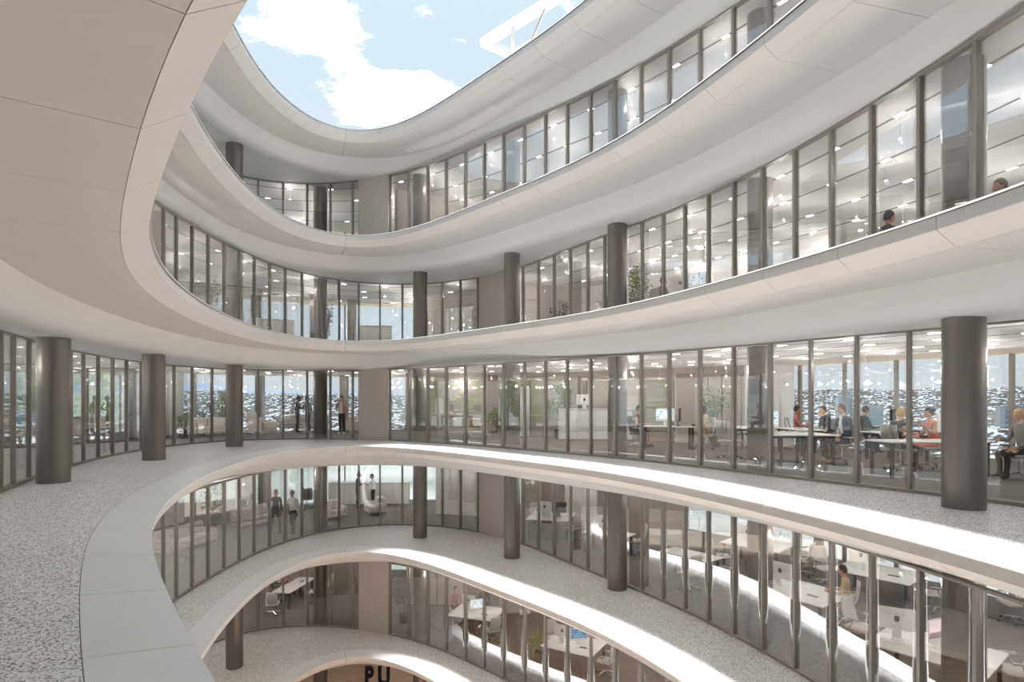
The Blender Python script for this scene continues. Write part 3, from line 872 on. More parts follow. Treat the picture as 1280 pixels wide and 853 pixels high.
# ================================================================== people
def col_mat(name, rgb, rough=.8): return MATS.get(name) or mat(name, lin(*rgb), rough, var=.06, vscale=15)
SKIN = {'fair': col_mat('fair_skin', (214, 168, 142), .5), 'tan': col_mat('tan_skin', (180, 128, 98), .5), 'brown': col_mat('brown_skin', (112, 76, 58), .5)}
CLOTH = {n_: col_mat(n_ + '_cloth', c) for n_, c in dict(black=(26, 26, 28), navy=(34, 38, 62), white=(228, 226, 222), grey=(140, 137, 134), dkgrey=(62, 60, 60), coral=(206, 120, 98), beige=(196, 176, 148), pink=(186, 138, 128), maroon=(96, 48, 48), tan=(176, 148, 118), rose=(190, 128, 118), blue=(70, 84, 110)).items()}
HAIR = {n_: col_mat(n_ + '_hair', c, .6) for n_, c in dict(dark=(34, 28, 26), brown=(82, 56, 40), red=(140, 74, 46), blond=(196, 160, 110), white=(214, 210, 204), black=(18, 17, 17)).items()}
M_EYE = col_mat('eye_dark', (40, 30, 26), .3); M_LIP = col_mat('lip', (158, 92, 82), .5)
def seg_dist(p, a, b):
    ab = b - a; t = max(0, min(1, (p - a).dot(ab) / max(1e-9, ab.length_squared)))
    return (p - (a + ab * t)).length
def person(k, x, y, deg, label, pose='stand', skin='fair', top='black', legs='dkgrey', shoes='black', hair='dark', inner=None, sleeves=True, legbare=False, bald=False, bun=False, long_hair=False, arms='down', turn=0.0, scale=1.0, step=0.0):
    """facing +Y before rotation; one continuous skinned body"""
    J = {}; R = {}
    def j(n, p, r): J[n] = Vector(p); R[n] = r
    if pose == 'stand':
        hz, py, hipy = .93, 0.0, 0.0
        knees = [(-.09, .03 + step * .22, .50), (.09, .03 - step * .10, .50)]; ank = [(-.10, step * .30, .09), (.10, -step * .34, .09 + abs(step) * .05)]; lean = .02
    else:
        hz, py = .56, -.10
        knees = [(-.12, .36, .53), (.12, .36, .53)]; ank = [(-.12, .36, .09), (.12, .30, .09)]; lean = .05
    j('pel', (0, py, hz), .125); j('wai', (0, py + .005, hz + .17), .118); j('che', (0, py + lean, hz + .36), .135); j('upc', (0, py + lean * 1.2, hz + .49), .10)
    j('nek', (0, py + lean * 1.5 + .01, hz + .585), .052); j('hed', (0, py + lean * 1.6 + .03, hz + .67), .055)
    E = [('pel', 'wai'), ('wai', 'che'), ('che', 'upc'), ('upc', 'nek'), ('nek', 'hed')]
    for s, i in ((-1, 0), (1, 1)):
        S = 'L' if s < 0 else 'R'
        j('hip' + S, (s * .085, py + .01, hz - .05), .098); j('kne' + S, knees[i], .06); j('cal' + S, [knees[i][q] * .62 + ank[i][q] * .38 - (.03 if q == 1 else 0) for q in range(3)], .056); j('ank' + S, ank[i], .04)
        j('toe' + S, (ank[i][0] + s * .02, ank[i][1] + .16, .035), .034); j('hee' + S, (ank[i][0], ank[i][1] - .05, .04), .034)
        E += [('pel', 'hip' + S), ('hip' + S, 'kne' + S), ('kne' + S, 'cal' + S), ('cal' + S, 'ank' + S), ('ank' + S, 'toe' + S), ('ank' + S, 'hee' + S)]
        sh = Vector((s * .175, py + lean, hz + .47))
        am = arms if isinstance(arms, str) else arms[i]
        if am == 'down': el, wr = sh + Vector((s * .06, -.04, -.28)), sh + Vector((s * .07, .05, -.53))
        elif am == 'desk': el, wr = sh + Vector((s * .07, .10, -.26)), sh + Vector((s * -.01, .34, -.25))
        elif am == 'lap': el, wr = sh + Vector((s * .08, .03, -.27)), sh + Vector((s * -.04, .24, -.38))
        elif am == 'face': el, wr = sh + Vector((s * .05, .16, -.20)), sh + Vector((s * -.08, .19, .08))
        elif am == 'fold': el, wr = sh + Vector((s * .08, .04, -.27)), sh + Vector((s * -.06, .24, -.20))
        else: el, wr = sh + Vector((s * .08, .10, -.24)), sh + Vector((s * .03, .30, -.05))
        j('sho' + S, sh, .066); j('elb' + S, el, .044); j('wri' + S, wr, .028)
        d = (wr - el).normalized(); sd_ = d.cross(Vector((s, 0, .25))).normalized(); up = sd_.cross(d).normalized()
        pal = wr + d * .075; j('pal' + S, pal, .034)
        E += [('upc', 'sho' + S), ('sho' + S, 'elb' + S), ('elb' + S, 'wri' + S), ('wri' + S, 'pal' + S)]
        for f in range(4):
            o = (f - 1.5) * .02; ln = (.055, .068, .064, .05)[f]
            b0 = pal + d * .02 + sd_ * o; b1 = b0 + d * ln - up * .012 * s; b2 = b1 + d * .022 - up * .022 * s
            j('f%da' % f + S, b0, .010); j('f%db' % f + S, b1, .0088); j('f%dc' % f + S, b2, .008)
            E += [('pal' + S, 'f%da' % f + S), ('f%da' % f + S, 'f%db' % f + S), ('f%db' % f + S, 'f%dc' % f + S)]
        t0 = wr + d * .045 - sd_ * .03; t1 = t0 + d * .035 - sd_ * .025
        j('tha' + S, t0, .011); j('thb' + S, t1, .009); E += [('wri' + S, 'tha' + S), ('tha' + S, 'thb' + S)]
    names = list(J); ix = {n: i for i, n in enumerate(names)}
    me = bpy.data.meshes.new('skeleton'); me.from_pydata([J[n] for n in names], [(ix[a], ix[b]) for a, b in E], [])
    ob = bpy.data.objects.new('skeleton', me); COL.objects.link(ob)
    md = ob.modifiers.new('skin', 'SKIN'); md.use_smooth_shade = True
    for n in names:
        v = me.skin_vertices[0].data[ix[n]]; rr = R[n]
        v.radius = (rr * 1.0, rr * 1.0); v.use_root = (n == 'pel')
    ob.modifiers.new('sub', 'SUBSURF').levels = 2
    dg = bpy.context.evaluated_depsgraph_get(); dg.update()
    bm_ = bpy.data.meshes.new_from_object(ob.evaluated_get(dg)); bpy.data.objects.remove(ob)
    V = [v.co.copy() for v in bm_.vertices]; F = [tuple(p.vertices) for p in bm_.polygons]
    # broaden the chest a little, flatten front to back
    for v in V:
        if hz + .02 < v.z < hz + .52 and abs(v.x) < .17:
            v.x *= 1.16; v.y = py + lean * .7 + (v.y - py - lean * .7) * .88
    mats = [SKIN[skin], CLOTH[top], CLOTH[legs], CLOTH[shoes] if shoes in CLOTH else CLOTH['black'], CLOTH[inner] if inner else CLOTH[top], M_EYE, M_LIP]
    bones = {}
    for a, b in E:
        reg = 1
        for nm in (a, b):
            if nm[:3] in ('nek', 'hed') and a[:3] != 'upc': reg = 0
            if nm[:3] in ('pal', 'tha', 'thb') or (nm[0] == 'f' and nm[1].isdigit()): reg = 0
        if a[:3] == 'elb': reg = 1 if sleeves else 0
        if a[:3] == 'sho' and not sleeves: reg = 0
        if a[:3] in ('hip',) or (a == 'pel' and b[:3] == 'hip'): reg = 2
        if a[:3] in ('kne', 'cal'): reg = 0 if legbare else 2
        if a[:3] == 'ank': reg = 3
        bones[(a, b)] = reg
    bl = [(J[a], J[b], rg) for (a, b), rg in bones.items()]
    MI = []
    for f in F:
        c = sum((V[i] for i in f), Vector()) / len(f)
        rg = min(bl, key=lambda q: seg_dist(c, q[0], q[1]))[2]
        if rg == 1 and c.z < hz + .03 and abs(c.x) < .16: rg = 2
        if inner and rg == 1 and abs(c.x) < .055 and c.y > py + .03 and c.z > hz + .05: rg = 4
        if rg == 1 and c.z > hz + .555 and abs(c.x) < .06: rg = 0
        MI.append(rg)
    # head: shaped ellipsoid with face, on the neck, part of the same mesh
    hc = J['hed'] + Vector((0, .012, .055)); T = Matrix.Rotation(turn, 3, 'Z')
    def blob(c, rx, ry, rz_, mi, nu=14, nv=10, shape=None):
        b = len(V)
        for a in range(nv + 1):
            th = PI * a / nv
            for q in range(nu):
                ph = 2 * PI * q / nu
                p = Vector((rx * math.sin(th) * math.cos(ph), ry * math.sin(th) * math.sin(ph), rz_ * math.cos(th)))
                if shape: p = shape(p)
                V.append(hc + T @ (Vector(c) + p))
        for a in range(nv):
            for q in range(nu):
                F.append((b + a * nu + q, b + (a + 1) * nu + q, b + (a + 1) * nu + (q + 1) % nu, b + a * nu + (q + 1) % nu)); MI.append(mi)
    def face(p):
        f = (p.z + .12) / .24
        p.x *= .80 + .24 * min(1, f * 1.25)
        if p.z < -.03 and p.y > 0: p.y *= 1.04
        if p.z < -.06 and p.y < 0: p.y *= .7
        return p
    blob((0, 0, 0), .078, .096, .120, 0, 18, 14, face)
    blob((0, .098, -.018), .013, .020, .026, 0, 8, 6)
    for s in (-1, 1):
        blob((s * .076, -.005, -.012), .010, .020, .032, 0, 8, 6)
        blob((s * .030, .084, .006), .011, .008, .007, 5, 8, 6)
        blob((s * .030, .086, .026), .016, .006, .004, 5, 8, 6)
    blob((0, .086, -.062), .022, .008, .007, 6, 8, 6)
    root = empty('person', (x, y, zf(k)), math.radians(deg)); root.scale = (scale,) * 3
    tag(root, label, 'person')
    ob_me = mesh('body', V, F, mats, True, MI)
    add('body', ob_me, root)
    bpy.data.meshes.remove(bm_); bpy.data.meshes.remove(me)
    if not bald:
        HV = []; HF = []; nu, nv = 18, 10
        ext = 1.0
        for layer in (1.10, 1.0):
            for a in range(nv + 1):
                for q in range(nu):
                    ph = 2 * PI * q / nu; fr = math.sin(ph)               # +1 at the face
                    lim = PI * (.36 if fr > .55 else (.50 if fr > -.1 else (.66 if not long_hair else .86)))
                    th = lim * a / nv
                    p = Vector((.080 * math.sin(th) * math.cos(ph), .098 * math.sin(th) * math.sin(ph), .121 * math.cos(th))) * layer
                    if layer > 1: p.z += .006; p *= 1 + .02 * math.sin(ph * 5 + a)
                    HV.append(hc + T @ (p + Vector((0, -.006, .004))))
        n = (nv + 1) * nu
        for a in range(nv):
            for q in range(nu):
                r_ = (q + 1) % nu
                HF.append((a * nu + q, (a + 1) * nu + q, (a + 1) * nu + r_, a * nu + r_)); HF.append((n + a * nu + q, n + a * nu + r_, n + (a + 1) * nu + r_, n + (a + 1) * nu + q))
        for q in range(nu): HF.append((nv * nu + q, n + nv * nu + q, n + nv * nu + (q + 1) % nu, nv * nu + (q + 1) % nu))
        if bun:
            b = len(HV)
            for a in range(7):
                for q in range(10):
                    th, ph = PI * a / 6, 2 * PI * q / 10
                    HV.append(hc + T @ (Vector((0, -.10, .07)) + Vector((.05 * math.sin(th) * math.cos(ph), .05 * math.sin(th) * math.sin(ph), .05 * math.cos(th)))))
            for a in range(6):
                for q in range(10): HF.append((b + a * 10 + q, b + (a + 1) * 10 + q, b + (a + 1) * 10 + (q + 1) % 10, b + a * 10 + (q + 1) % 10))
        add('hair', mesh('hair', HV, HF, HAIR[hair], True), root)
    return root

# ================================================================== eye-level floor, right office
person(0, 8.25, 15.0, 98, 'man in navy suit with white shirt seated facing left behind the glass', 'sit', 'fair', 'navy', 'navy', 'tan', 'brown', inner='white', arms=('lap', 'desk'), scale=1.06)
chair(0, 8.25, 15.0, 98, 'grey office chair under the man in the navy suit')
desk(0, 7.5, 15.3, 90, 'white desk in front of the man in the navy suit')
monitor(0, 7.35, 15.75, 62, 'monitor with blue code screen beside the man in the navy suit', 'blue')
desk(0, 6.62, 15.3, -90, 'white desk backing onto the desk of the man in navy')
monitor(0, 6.75, 15.7, -70, 'white monitor seen from behind, left of the blue code screen')
chair(0, 5.95, 16.4, -60, 'grey chair at the desk end left of the navy-suited man', 'pale')
person(0, 9.3, 17.9, 95, 'person in black half hidden behind the man in navy, hand at the face', 'sit', 'fair', 'black', 'black', 'black', 'brown', arms=('face', 'lap'))
chair(0, 9.3, 17.9, 95, 'grey chair under the person half hidden behind the navy suit')
desk(0, 8.5, 17.7, 90, 'white desk of the person half hidden behind the navy suit')
person(0, 9.1, 19.2, -100, 'person in coral top with dark hair, back turned, by the city window', 'sit', 'tan', 'coral', 'dkgrey', 'black', 'black', arms='desk')
chair(0, 9.1, 19.2, -100, 'grey chair under the person in the coral top')
desk(0, 9.95, 19.15, 80, 'white desk of the person in coral by the city window')
person(0, 10.6, 18.0, -90, 'man in black shirt seated facing right before the city window', 'sit', 'tan', 'black', 'black', 'black', 'dark', arms='desk')
chair(0, 10.6, 18.0, -90, 'grey chair under the man in the black shirt')
desk(0, 11.45, 18.0, -90, 'white desk of the man in the black shirt')
monitor(0, 11.6, 18.1, -90, 'monitor on the desk of the man in the black shirt', 'black')
person(0, 8.8, 13.6, -80, 'blond woman in sleeveless black top seated at the long desk', 'sit', 'fair', 'black', 'black', 'black', 'blond', sleeves=False, arms='desk')
chair(0, 8.8, 13.6, -80, 'grey high-backed chair under the blond woman in black')
person(0, 9.75, 14.0, 85, 'bare-armed woman in rust dress with dark hair bun facing left', 'sit', 'tan', 'coral', 'coral', 'black', 'black', sleeves=False, legbare=True, bun=True, arms=('out', 'desk'))
chair(0, 9.75, 14.0, 85, 'grey chair under the woman in the rust dress')
desk(0, 8.75, 12.6, 4, 'long white desk running behind the rightmost column', 'bench')
monitor(0, 9.35, 12.7, 120, 'tilted monitor right of the rightmost column', 'blue')
monitor(0, 9.9, 15.4, 60, 'white monitor behind the woman in the rust dress')
desk(0, 9.9, 15.5, 90, 'white desk behind the woman in the rust dress')
person(0, 10.2, 12.05, 88, 'woman in grey jacket and black trousers at the right photo edge', 'sit', 'fair', 'grey', 'black', 'black', 'blond', arms=('lap', 'desk'))
chair(0, 10.2, 12.05, 88, 'grey chair under the woman in the grey jacket')
chair(0, 11.6, 15.9, 140, 'empty grey chair near the city window behind the rightmost column')
# left group of the right office
person(0, 4.25, 20.2, -120, 'man in dark shirt and shorts seated left of two monitors', 'sit', 'fair', 'dkgrey', 'dkgrey', 'black', 'dark', sleeves=False, legbare=True, arms='desk')
chair(0, 4.25, 20.2, -120, 'dark chair under the man in shorts', 'dark')
desk(0, 5.05, 19.45, -8, 'white desk shared by the man in shorts and the person in beige')
monitor(0, 4.95, 19.4, -35, 'white monitor back facing the glass, before the man in shorts')
monitor(0, 5.5, 19.65, 70, 'black monitor beside the white one on the shared desk', 'black')
person(0, 6.15, 19.2, 80, 'person in beige jacket seen from behind at the shared desk', 'sit', 'brown', 'beige', 'tan', 'black', 'black', arms='desk')
chair(0, 6.15, 19.2, 80, 'grey chair with chrome base under the person in beige', 'pale')
plant(0, 6.9, 20.4, 2.05, .95, 'tall airy fig plant by the back wall, right of the beige-jacketed person', 3, 'fig', 'dark', 520, .09)
plant(0, 1.95, 24.9, 2.3, 1.2, 'tall airy tree left of the white reception counter', 4, 'fig', 'dark', 620, .10)
chair(0, 8.0, 19.7, 30, 'empty chair standing by the pale wall end, left of the coral person', 'dark')
desk(0, 7.4, 18.7, 62, 'white desk by the pale wall end')
counter(0, 3.3, 23.9, -4, 2.9, 1.22, 'long pale reception counter before the taupe wall', 4)
monitor(0, 2.9, 24.05, 176, 'white monitor standing on the reception counter').location.z = zf(0) + 1.245
sofa(0, -2.05, 24.9, 6, 'pale two-seat sofa with tan cushion before the taupe wall')
o = MB().box((0, 0, .17), (.42, .14, .34), rx=-.25).build('cushion', CLOTH['tan'], None, bevel=.05, loc=(-1.5, 24.84, zf(0) + .455), rz=.1); tag(o, 'tan cushion leaning on the pale sofa before the taupe wall', 'cushion')
ct = tag(empty('coffee_table', (-1.6, 23.7, zf(0))), 'low white coffee table in front of the pale sofa', 'table')
MB().lathe([(.42, .34), (.42, .37)], n=28).build('table_top', M_WHITE, ct); MB().lathe([(.22, 0), (.03, .02), (.03, .34)], n=16).build('pedestal', M_CHROME, ct)
plant(0, -.62, 24.0, 1.25, .75, 'round green shrub in wicker basket right of the pale sofa', 5, 'bright', 'wicker', 520, .075, potr=.22, poth=.34, trunk=.2)
yucca(0, -3.95, 25.3, 1.6, 'spiky yucca in dark pot left of the pale sofa', 6)
# eye-level floor, far left lounge
person(0, -10.35, 28.9, -60, 'person in black with afro hair standing by the city window', 'stand', 'brown', 'black', 'black', 'black', 'black', arms=('down', 'out'))
person(0, -9.75, 28.7, 75, 'taller person in dark clothes facing the one with afro hair', 'stand', 'brown', 'dkgrey', 'black', 'white', 'dark', arms=('fold', 'down'))
person(0, -7.85, 27.7, 172, 'man in pink jacket, white tee and white shoes by the wall', 'stand', 'fair', 'pink', 'black', 'white', 'brown', inner='white', arms=('down', 'face'))
sofa(0, -13.1, 25.9, 40, 'long pale sofa in front of the planted corner, left lounge')
sofa(0, -11.35, 27.3, 150, 'small pale armchair by the city window', 'armchair')
sofa(0, -10.6, 30.6, 10, 'low pale sofa right under the city window', 'sofa3')
sofa(0, -7.1, 28.9, 60, 'pale sofa partly hidden by the solid wall')
chair(0, -12.3, 28.3, 200, 'white task chair seen just right of a round column', 'pale')
plant(0, -13.5, 27.7, 2.0, 1.1, 'large leafy tree rising behind the long pale sofa', 8, 'fig', 'pale', 900, .10, trunk=.15, potr=.3, poth=.45)
yucca(0, -13.95, 26.95, 1.45, 'spiky agave beside the large leafy tree', 9, n=46)
yucca(0, -13.0, 27.3, 1.35, 'spiky agave right in front of the large leafy tree', 10, n=40)
plant(0, -13.35, 24.4, 1.05, .6, 'small green shrub in dark pot between two round columns', 12, 'bright', 'dark', 420, .07, trunk=.15)
desk(0, -15.3, 21.4, 25, 'dark-legged white table with the seated man, left office', 'bench')
person(0, -15.35, 22.2, 190, 'bearded man in pale shirt seated at the left office table', 'sit', 'fair', 'white', 'dkgrey', 'black', 'red', arms='desk')
chair(0, -15.35, 22.2, 190, 'dark chair under the bearded man at the left table', 'dark')
chair(0, -14.7, 20.4, 30, 'dark chair on the near side of the left table', 'dark')
monitor(0, -16.1, 21.5, 160, 'black monitor on the left office table', 'black')
plant(0, -15.1, 23.3, 1.75, .5, 'slim upright plant right of the bearded man', 13, 'fig', 'dark', 420, .08, trunk=.1)
plant(0, -14.55, 24.05, 1.3, .95, 'wide low shrub in a dark planter right of the slim plant', 14, 'bright', 'dark', 560, .08, trunk=.1, potr=.34, poth=.55)
person(0, -11.55, 13.7, -20, 'white-haired person in white at the left photo edge', 'sit', 'fair', 'white', 'grey', 'black', 'white', arms='desk')
chair(0, -11.55, 13.7, -20, 'grey chair under the white-haired person at the left edge')
desk(0, -12.0, 15.0, -12, 'white desk before the white-haired person, left edge')
monitor(0, -12.15, 15.1, 10, 'blue-screened monitor at the left edge', 'blue')
chair(0, -12.7, 17.3, 200, 'pale chair behind the blue-screened monitor, left office', 'pale')
desk(0, -13.4, 18.6, 20, 'white desk seen just left of the leftmost column')

# ================================================================== first floor above
person(1, 7.15, 11.4, -85, 'dark-haired man in dark shirt behind the glass, first floor above', 'sit', 'fair', 'black', 'dkgrey', 'black', 'black', arms='desk')
chair(1, 7.15, 11.4, -85, 'grey chair under the dark-haired man, first floor above')
desk(1, 8.0, 11.35, 92, 'white desk of the dark-haired man, first floor above')
monitor(1, 7.95, 11.7, -75, 'white monitor back right of the dark-haired man, first floor above')
monitor(1, 8.05, 10.95, 140, 'small bright monitor left of the brown-haired head, first floor above', 'white')
person(1, 7.95, 9.75, 80, 'brown-haired man whose head shows at the upper right edge', 'sit', 'fair', 'blue', 'dkgrey', 'black', 'brown', arms='desk')
chair(1, 7.95, 9.75, 80, 'grey chair under the brown-haired man at the upper right edge')
monitor(1, 6.75, 14.5, -150, 'white monitor back near the second column, first floor above')
desk(1, 6.75, 14.5, -60, 'white desk behind the glass, near the second column, first floor above')
chair(1, 7.1, 13.6, 60, 'black chair back showing right of the second column, first floor above', 'dark')
chair(1, 7.0, 12.5, 100, 'black chair showing left of the dark-haired man, first floor above', 'dark')
desk(1, 5.0, 16.7, -60, 'white desk behind the glass, right of the leafy fig')
monitor(1, 4.75, 16.95, 150, 'white monitor right of the leafy fig, first floor above')
monitor(1, 5.1, 16.5, -60, 'bright monitor right of the white one, first floor above', 'white')
person(1, 4.4, 17.5, -70, 'person in maroon bending behind the glass right of the leafy fig', 'sit', 'tan', 'maroon', 'dkgrey', 'black', 'dark', arms='desk')
chair(1, 4.4, 17.5, -70, 'grey chair under the person in maroon')
plant(1, 3.85, 18.6, 2.25, .95, 'leafy fig right of the third column, first floor above', 21, 'bright', 'dark', 700, .09, trunk=.12)
yucca(1, 3.25, 20.2, 1.85, 'dark spiky plant left of the third column, first floor above', 22, 'dark')
plant(1, 1.75, 21.6, 1.2, .8, 'low shrub behind the glass below the white door panel', 23, 'dark', 'dark', 360, .09)
plant(1, -11.2, 21.8, 2.1, 1.1, 'round leafy plant in the left glass, first floor above', 24, 'fig', 'dark', 800, .09, trunk=.15)
plant(1, -8.35, 26.9, 2.2, .62, 'tall dark plant beside a column, first floor above', 25, 'dark', 'dark', 700, .08, trunk=.06)
counter(1, -10.5, 26.2, 20, 1.9, 1.3, 'pale high cabinet left of the tall dark plant, first floor above', 3, 'cabinet')
counter(1, -6.6, 28.9, 5, 1.6, 1.35, 'pale cabinet with box right of the tall dark plant', 3, 'cabinet')

# ================================================================== first floor below
person(-1, -9.5, 24.1, -140, 'man in black jacket walking, first floor below', 'stand', 'fair', 'black', 'dkgrey', 'black', 'red', arms='down', step=.8)
person(-1, -8.75, 24.0, 165, 'person in white shirt and dark trousers beside the walking man', 'stand', 'brown', 'white', 'black', 'black', 'black', arms=('down', 'fold'), step=.3)
person(-1, -7.65, 29.7, -90, 'red-haired man in dark jacket standing at the beige cabinets', 'stand', 'fair', 'navy', 'dkgrey', 'black', 'red', arms='fold')
person(-1, -6.85, 29.6, 120, 'dark-haired person in grey and white talking at the beige cabinets', 'stand', 'tan', 'white', 'dkgrey', 'black', 'black', arms='fold', long_hair=True, scale=.97)
counter(-1, -7.35, 30.95, 2, 4.1, 1.12, 'row of beige cabinets by the far window, first floor below', 5, 'cabinet_row', M_WHITE)
sofa(-1, -6.4, 28.1, -60, 'pale armchair before the beige cabinets, first floor below', 'armchair')
sofa(-1, -8.0, 27.0, 40, 'pale armchair beside the round column, first floor below', 'armchair')
sofa(-1, -10.95, 25.5, 60, 'pale sofa left of the walking man, first floor below')
sofa(-1, -11.7, 21.5, 75, 'long pale sofa behind the left glass, first floor below', 'sofa3')
plant(-1, -12.1, 24.2, 2.1, 1.1, 'tall thin tree behind the left glass, first floor below', 31, 'fig', 'dark', 520, .09)
chair(-1, -12.3, 27.6, 120, 'chair by the far window, upper left, first floor below', 'pale')
chair(-1, -10.2, 29.8, 30, 'dark chair near the far window left of the beige cabinets', 'dark')
desk(-1, -12.0, 28.6, 35, 'white table at the far window, upper left, first floor below')
# right office, first floor below
desk(-1, 1.45, 23.5, -12, 'white desk nearest the solid wall, first floor below')
desk(-1, 1.7, 24.4, 168, 'white desk backing onto the one nearest the solid wall')
monitor(-1, 1.3, 23.95, 150, 'white monitor back on the desk nearest the solid wall')
monitor(-1, 1.85, 23.8, 168, 'black monitor on the desk nearest the solid wall', 'black')
chair(-1, 2.35, 23.0, 40, 'pale chair right of the desk nearest the solid wall', 'pale')
chair(-1, 1.0, 25.0, 190, 'pale chair behind the desk nearest the solid wall', 'pale')
desk(-1, 3.35, 20.9, -35, 'white desk left of the third column, first floor below')
monitor(-1, 3.2, 21.1, 150, 'white monitor back left of the third column, first floor below')
chair(-1, 2.9, 21.9, 190, 'pale chair behind the desk left of the third column', 'pale')
chair(-1, 4.35, 20.9, 80, 'pale chair right of the third column, first floor below', 'pale')
desk(-1, 5.35, 18.0, -50, 'white desk right of the third column, first floor below')
chair(-1, 5.0, 17.0, 30, 'pale chair tucked under the desk right of the third column', 'pale')
desk(-1, 7.95, 19.4, -45, 'white double desk far back, first floor below', 'double')
monitor(-1, 7.6, 19.4, 135, 'white monitor on the far double desk, first floor below')
chair(-1, 8.9, 18.4, 45, 'pale chair right of the far double desk', 'pale')
chair(-1, 9.4, 18.9, 100, 'dark chair behind the pale one at the far double desk', 'dark')
chair(-1, 6.6, 18.9, -100, 'pale chair left of the far double desk', 'pale')
desk(-1, 7.0, 14.6, -55, 'white desk of the person in the beige shirt, first floor below', 'double')
monitor(-1, 6.7, 15.0, 125, 'large white monitor back with dark logo, first floor below')
person(-1, 7.95, 14.4, 60, 'dark-haired person in beige shirt seen from behind, first floor below', 'sit', 'tan', 'beige', 'grey', 'black', 'dark', arms='desk')
chair(-1, 7.95, 14.4, 60, 'pale chair under the person in the beige shirt', 'pale')
chair(-1, 6.7, 16.2, 200, 'dark chair beyond the large white monitor', 'dark')
chair(-1, 7.55, 13.0, -150, 'pale chair with its back to the front double desk', 'pale')
desk(-1, 9.9, 16.2, -50, 'white double desk with dark cable hatch, middle right, first floor below', 'double')
monitor(-1, 9.6, 16.5, 130, 'white monitor on the double desk with dark cable hatch')
monitor(-1, 10.1, 16.8, 130, 'second white monitor on the double desk with dark cable hatch')
chair(-1, 10.75, 15.2, 60, 'pale chair right of the double desk with cable hatch', 'pale')
chair(-1, 9.15, 17.5, 190, 'pale chair behind the double desk with cable hatch', 'pale')
desk(-1, 7.9, 11.2, -50, 'front white double desk at the lower right corner', 'double')
monitor(-1, 7.5, 11.7, 150, 'white monitor back on the front double desk')
monitor(-1, 7.95, 11.15, 20, 'monitor showing a pink picture on the front double desk', 'pink')
chair(-1, 9.15, 10.9, 70, 'pale chair in the lower right corner', 'pale')
chair(-1, 12.1, 14.5, 80, 'pale chair at the right photo edge, first floor below', 'pale')

# ================================================================== second floor below
desk(-2, -9.9, 27.3, 80, 'long white meeting table behind the left glass, second floor below', 'bench')
person(-2, -10.75, 27.1, -80, 'brown-haired person in black at the meeting table', 'sit', 'fair', 'black', 'dkgrey', 'black', 'brown', arms='desk')
person(-2, -10.6, 28.1, -110, 'person in pink top at the meeting table', 'sit', 'fair', 'pink', 'dkgrey', 'black', 'blond', arms='desk')
chair(-2, -10.75, 27.1, -80, 'chair under the person in black at the meeting table', 'pale')
chair(-2, -10.6, 28.1, -110, 'chair under the person in pink at the meeting table', 'pale')
chair(-2, -8.95, 27.2, 95, 'empty chair right of the meeting table', 'pale')
chair(-2, -8.75, 28.2, 80, 'farther empty chair right of the meeting table', 'pale')
chair(-2, -10.2, 25.6, 10, 'empty chair at the near end of the meeting table', 'pale')
desk(-2, -1.4, 23.8, -20, 'white double desk with the man in rose shirt, second floor below', 'double')
person(-2, -2.35, 24.9, -160, 'bearded man in rose shirt behind the white desk', 'sit', 'fair', 'rose', 'dkgrey', 'black', 'brown', arms='desk')
chair(-2, -2.35, 24.9, -160, 'chair under the man in the rose shirt', 'pale')
monitor(-2, -1.75, 24.1, 150, 'white monitor back beside the man in the rose shirt')
monitor(-2, -1.35, 23.6, 20, 'monitor with blue and white page, second floor below', 'white')
person(-2, -1.2, 25.0, 170, 'blond person partly hidden by monitors, second floor below', 'sit', 'fair', 'dkgrey', 'dkgrey', 'black', 'blond', arms='desk')
chair(-2, -1.2, 25.0, 170, 'dark chair under the blond person, second floor below', 'dark')
chair(-2, -.75, 22.7, 30, 'pale chair before the desk of the man in rose', 'pale')
chair(-2, -1.5, 22.5, -15, 'dark chair left of the pale one, second floor below', 'dark')
plant(-2, -4.45, 24.7, 1.75, 1.0, 'leafy tree in dark pot close to the solid wall, second floor below', 41, 'fig', 'dark', 560, .08)
plant(-2, .95, 21.0, 1.15, 1.15, 'bright bushy plant before the desks, second floor below', 42, 'bright', 'dark', 640, .09, trunk=.08)
desk(-2, 2.15, 20.7, -30, 'white double desk with blue screen, second floor below', 'double')
monitor(-2, 1.75, 20.9, 150, 'white monitor back behind the bushy plant')
monitor(-2, 2.3, 20.6, 10, 'monitor with blue code, second floor below', 'blue')
chair(-2, 1.5, 21.9, 195, 'pale chair behind the bushy plant', 'pale')
chair(-2, 3.1, 20.0, 60, 'pale chair right of the blue screen, second floor below', 'pale')
chair(-2, .45, 24.6, 110, 'chrome-based chair far back, second floor below', 'pale')

# ================================================================== ground floor lettering
for ch, x in (('P', -6.68), ('U', -6.08)):
    cu = bpy.data.curves.new('letter', 'FONT'); cu.body = ch; cu.size = 1.15; cu.extrude = .05; cu.offset = .022; cu.bevel_depth = .03
    to = bpy.data.objects.new('letter_source', cu); COL.objects.link(to)
    dg = bpy.context.evaluated_depsgraph_get(); me = bpy.data.meshes.new_from_object(to.evaluated_get(dg)); bpy.data.objects.remove(to)
    me.transform(Matrix.Scale(.68, 4, (1, 0, 0))); me.transform(Matrix.Rotation(PI / 2, 4, 'X')); me.transform(Matrix.Translation((0, 0, .03))); me.materials.clear(); me.materials.append(M_BLACK)
    o = add('letter', me, None, (x, 27.2, zf(-3)), .05)
    tag(o, 'black standing letter %s on the wooden ground floor' % ch, 'letter')

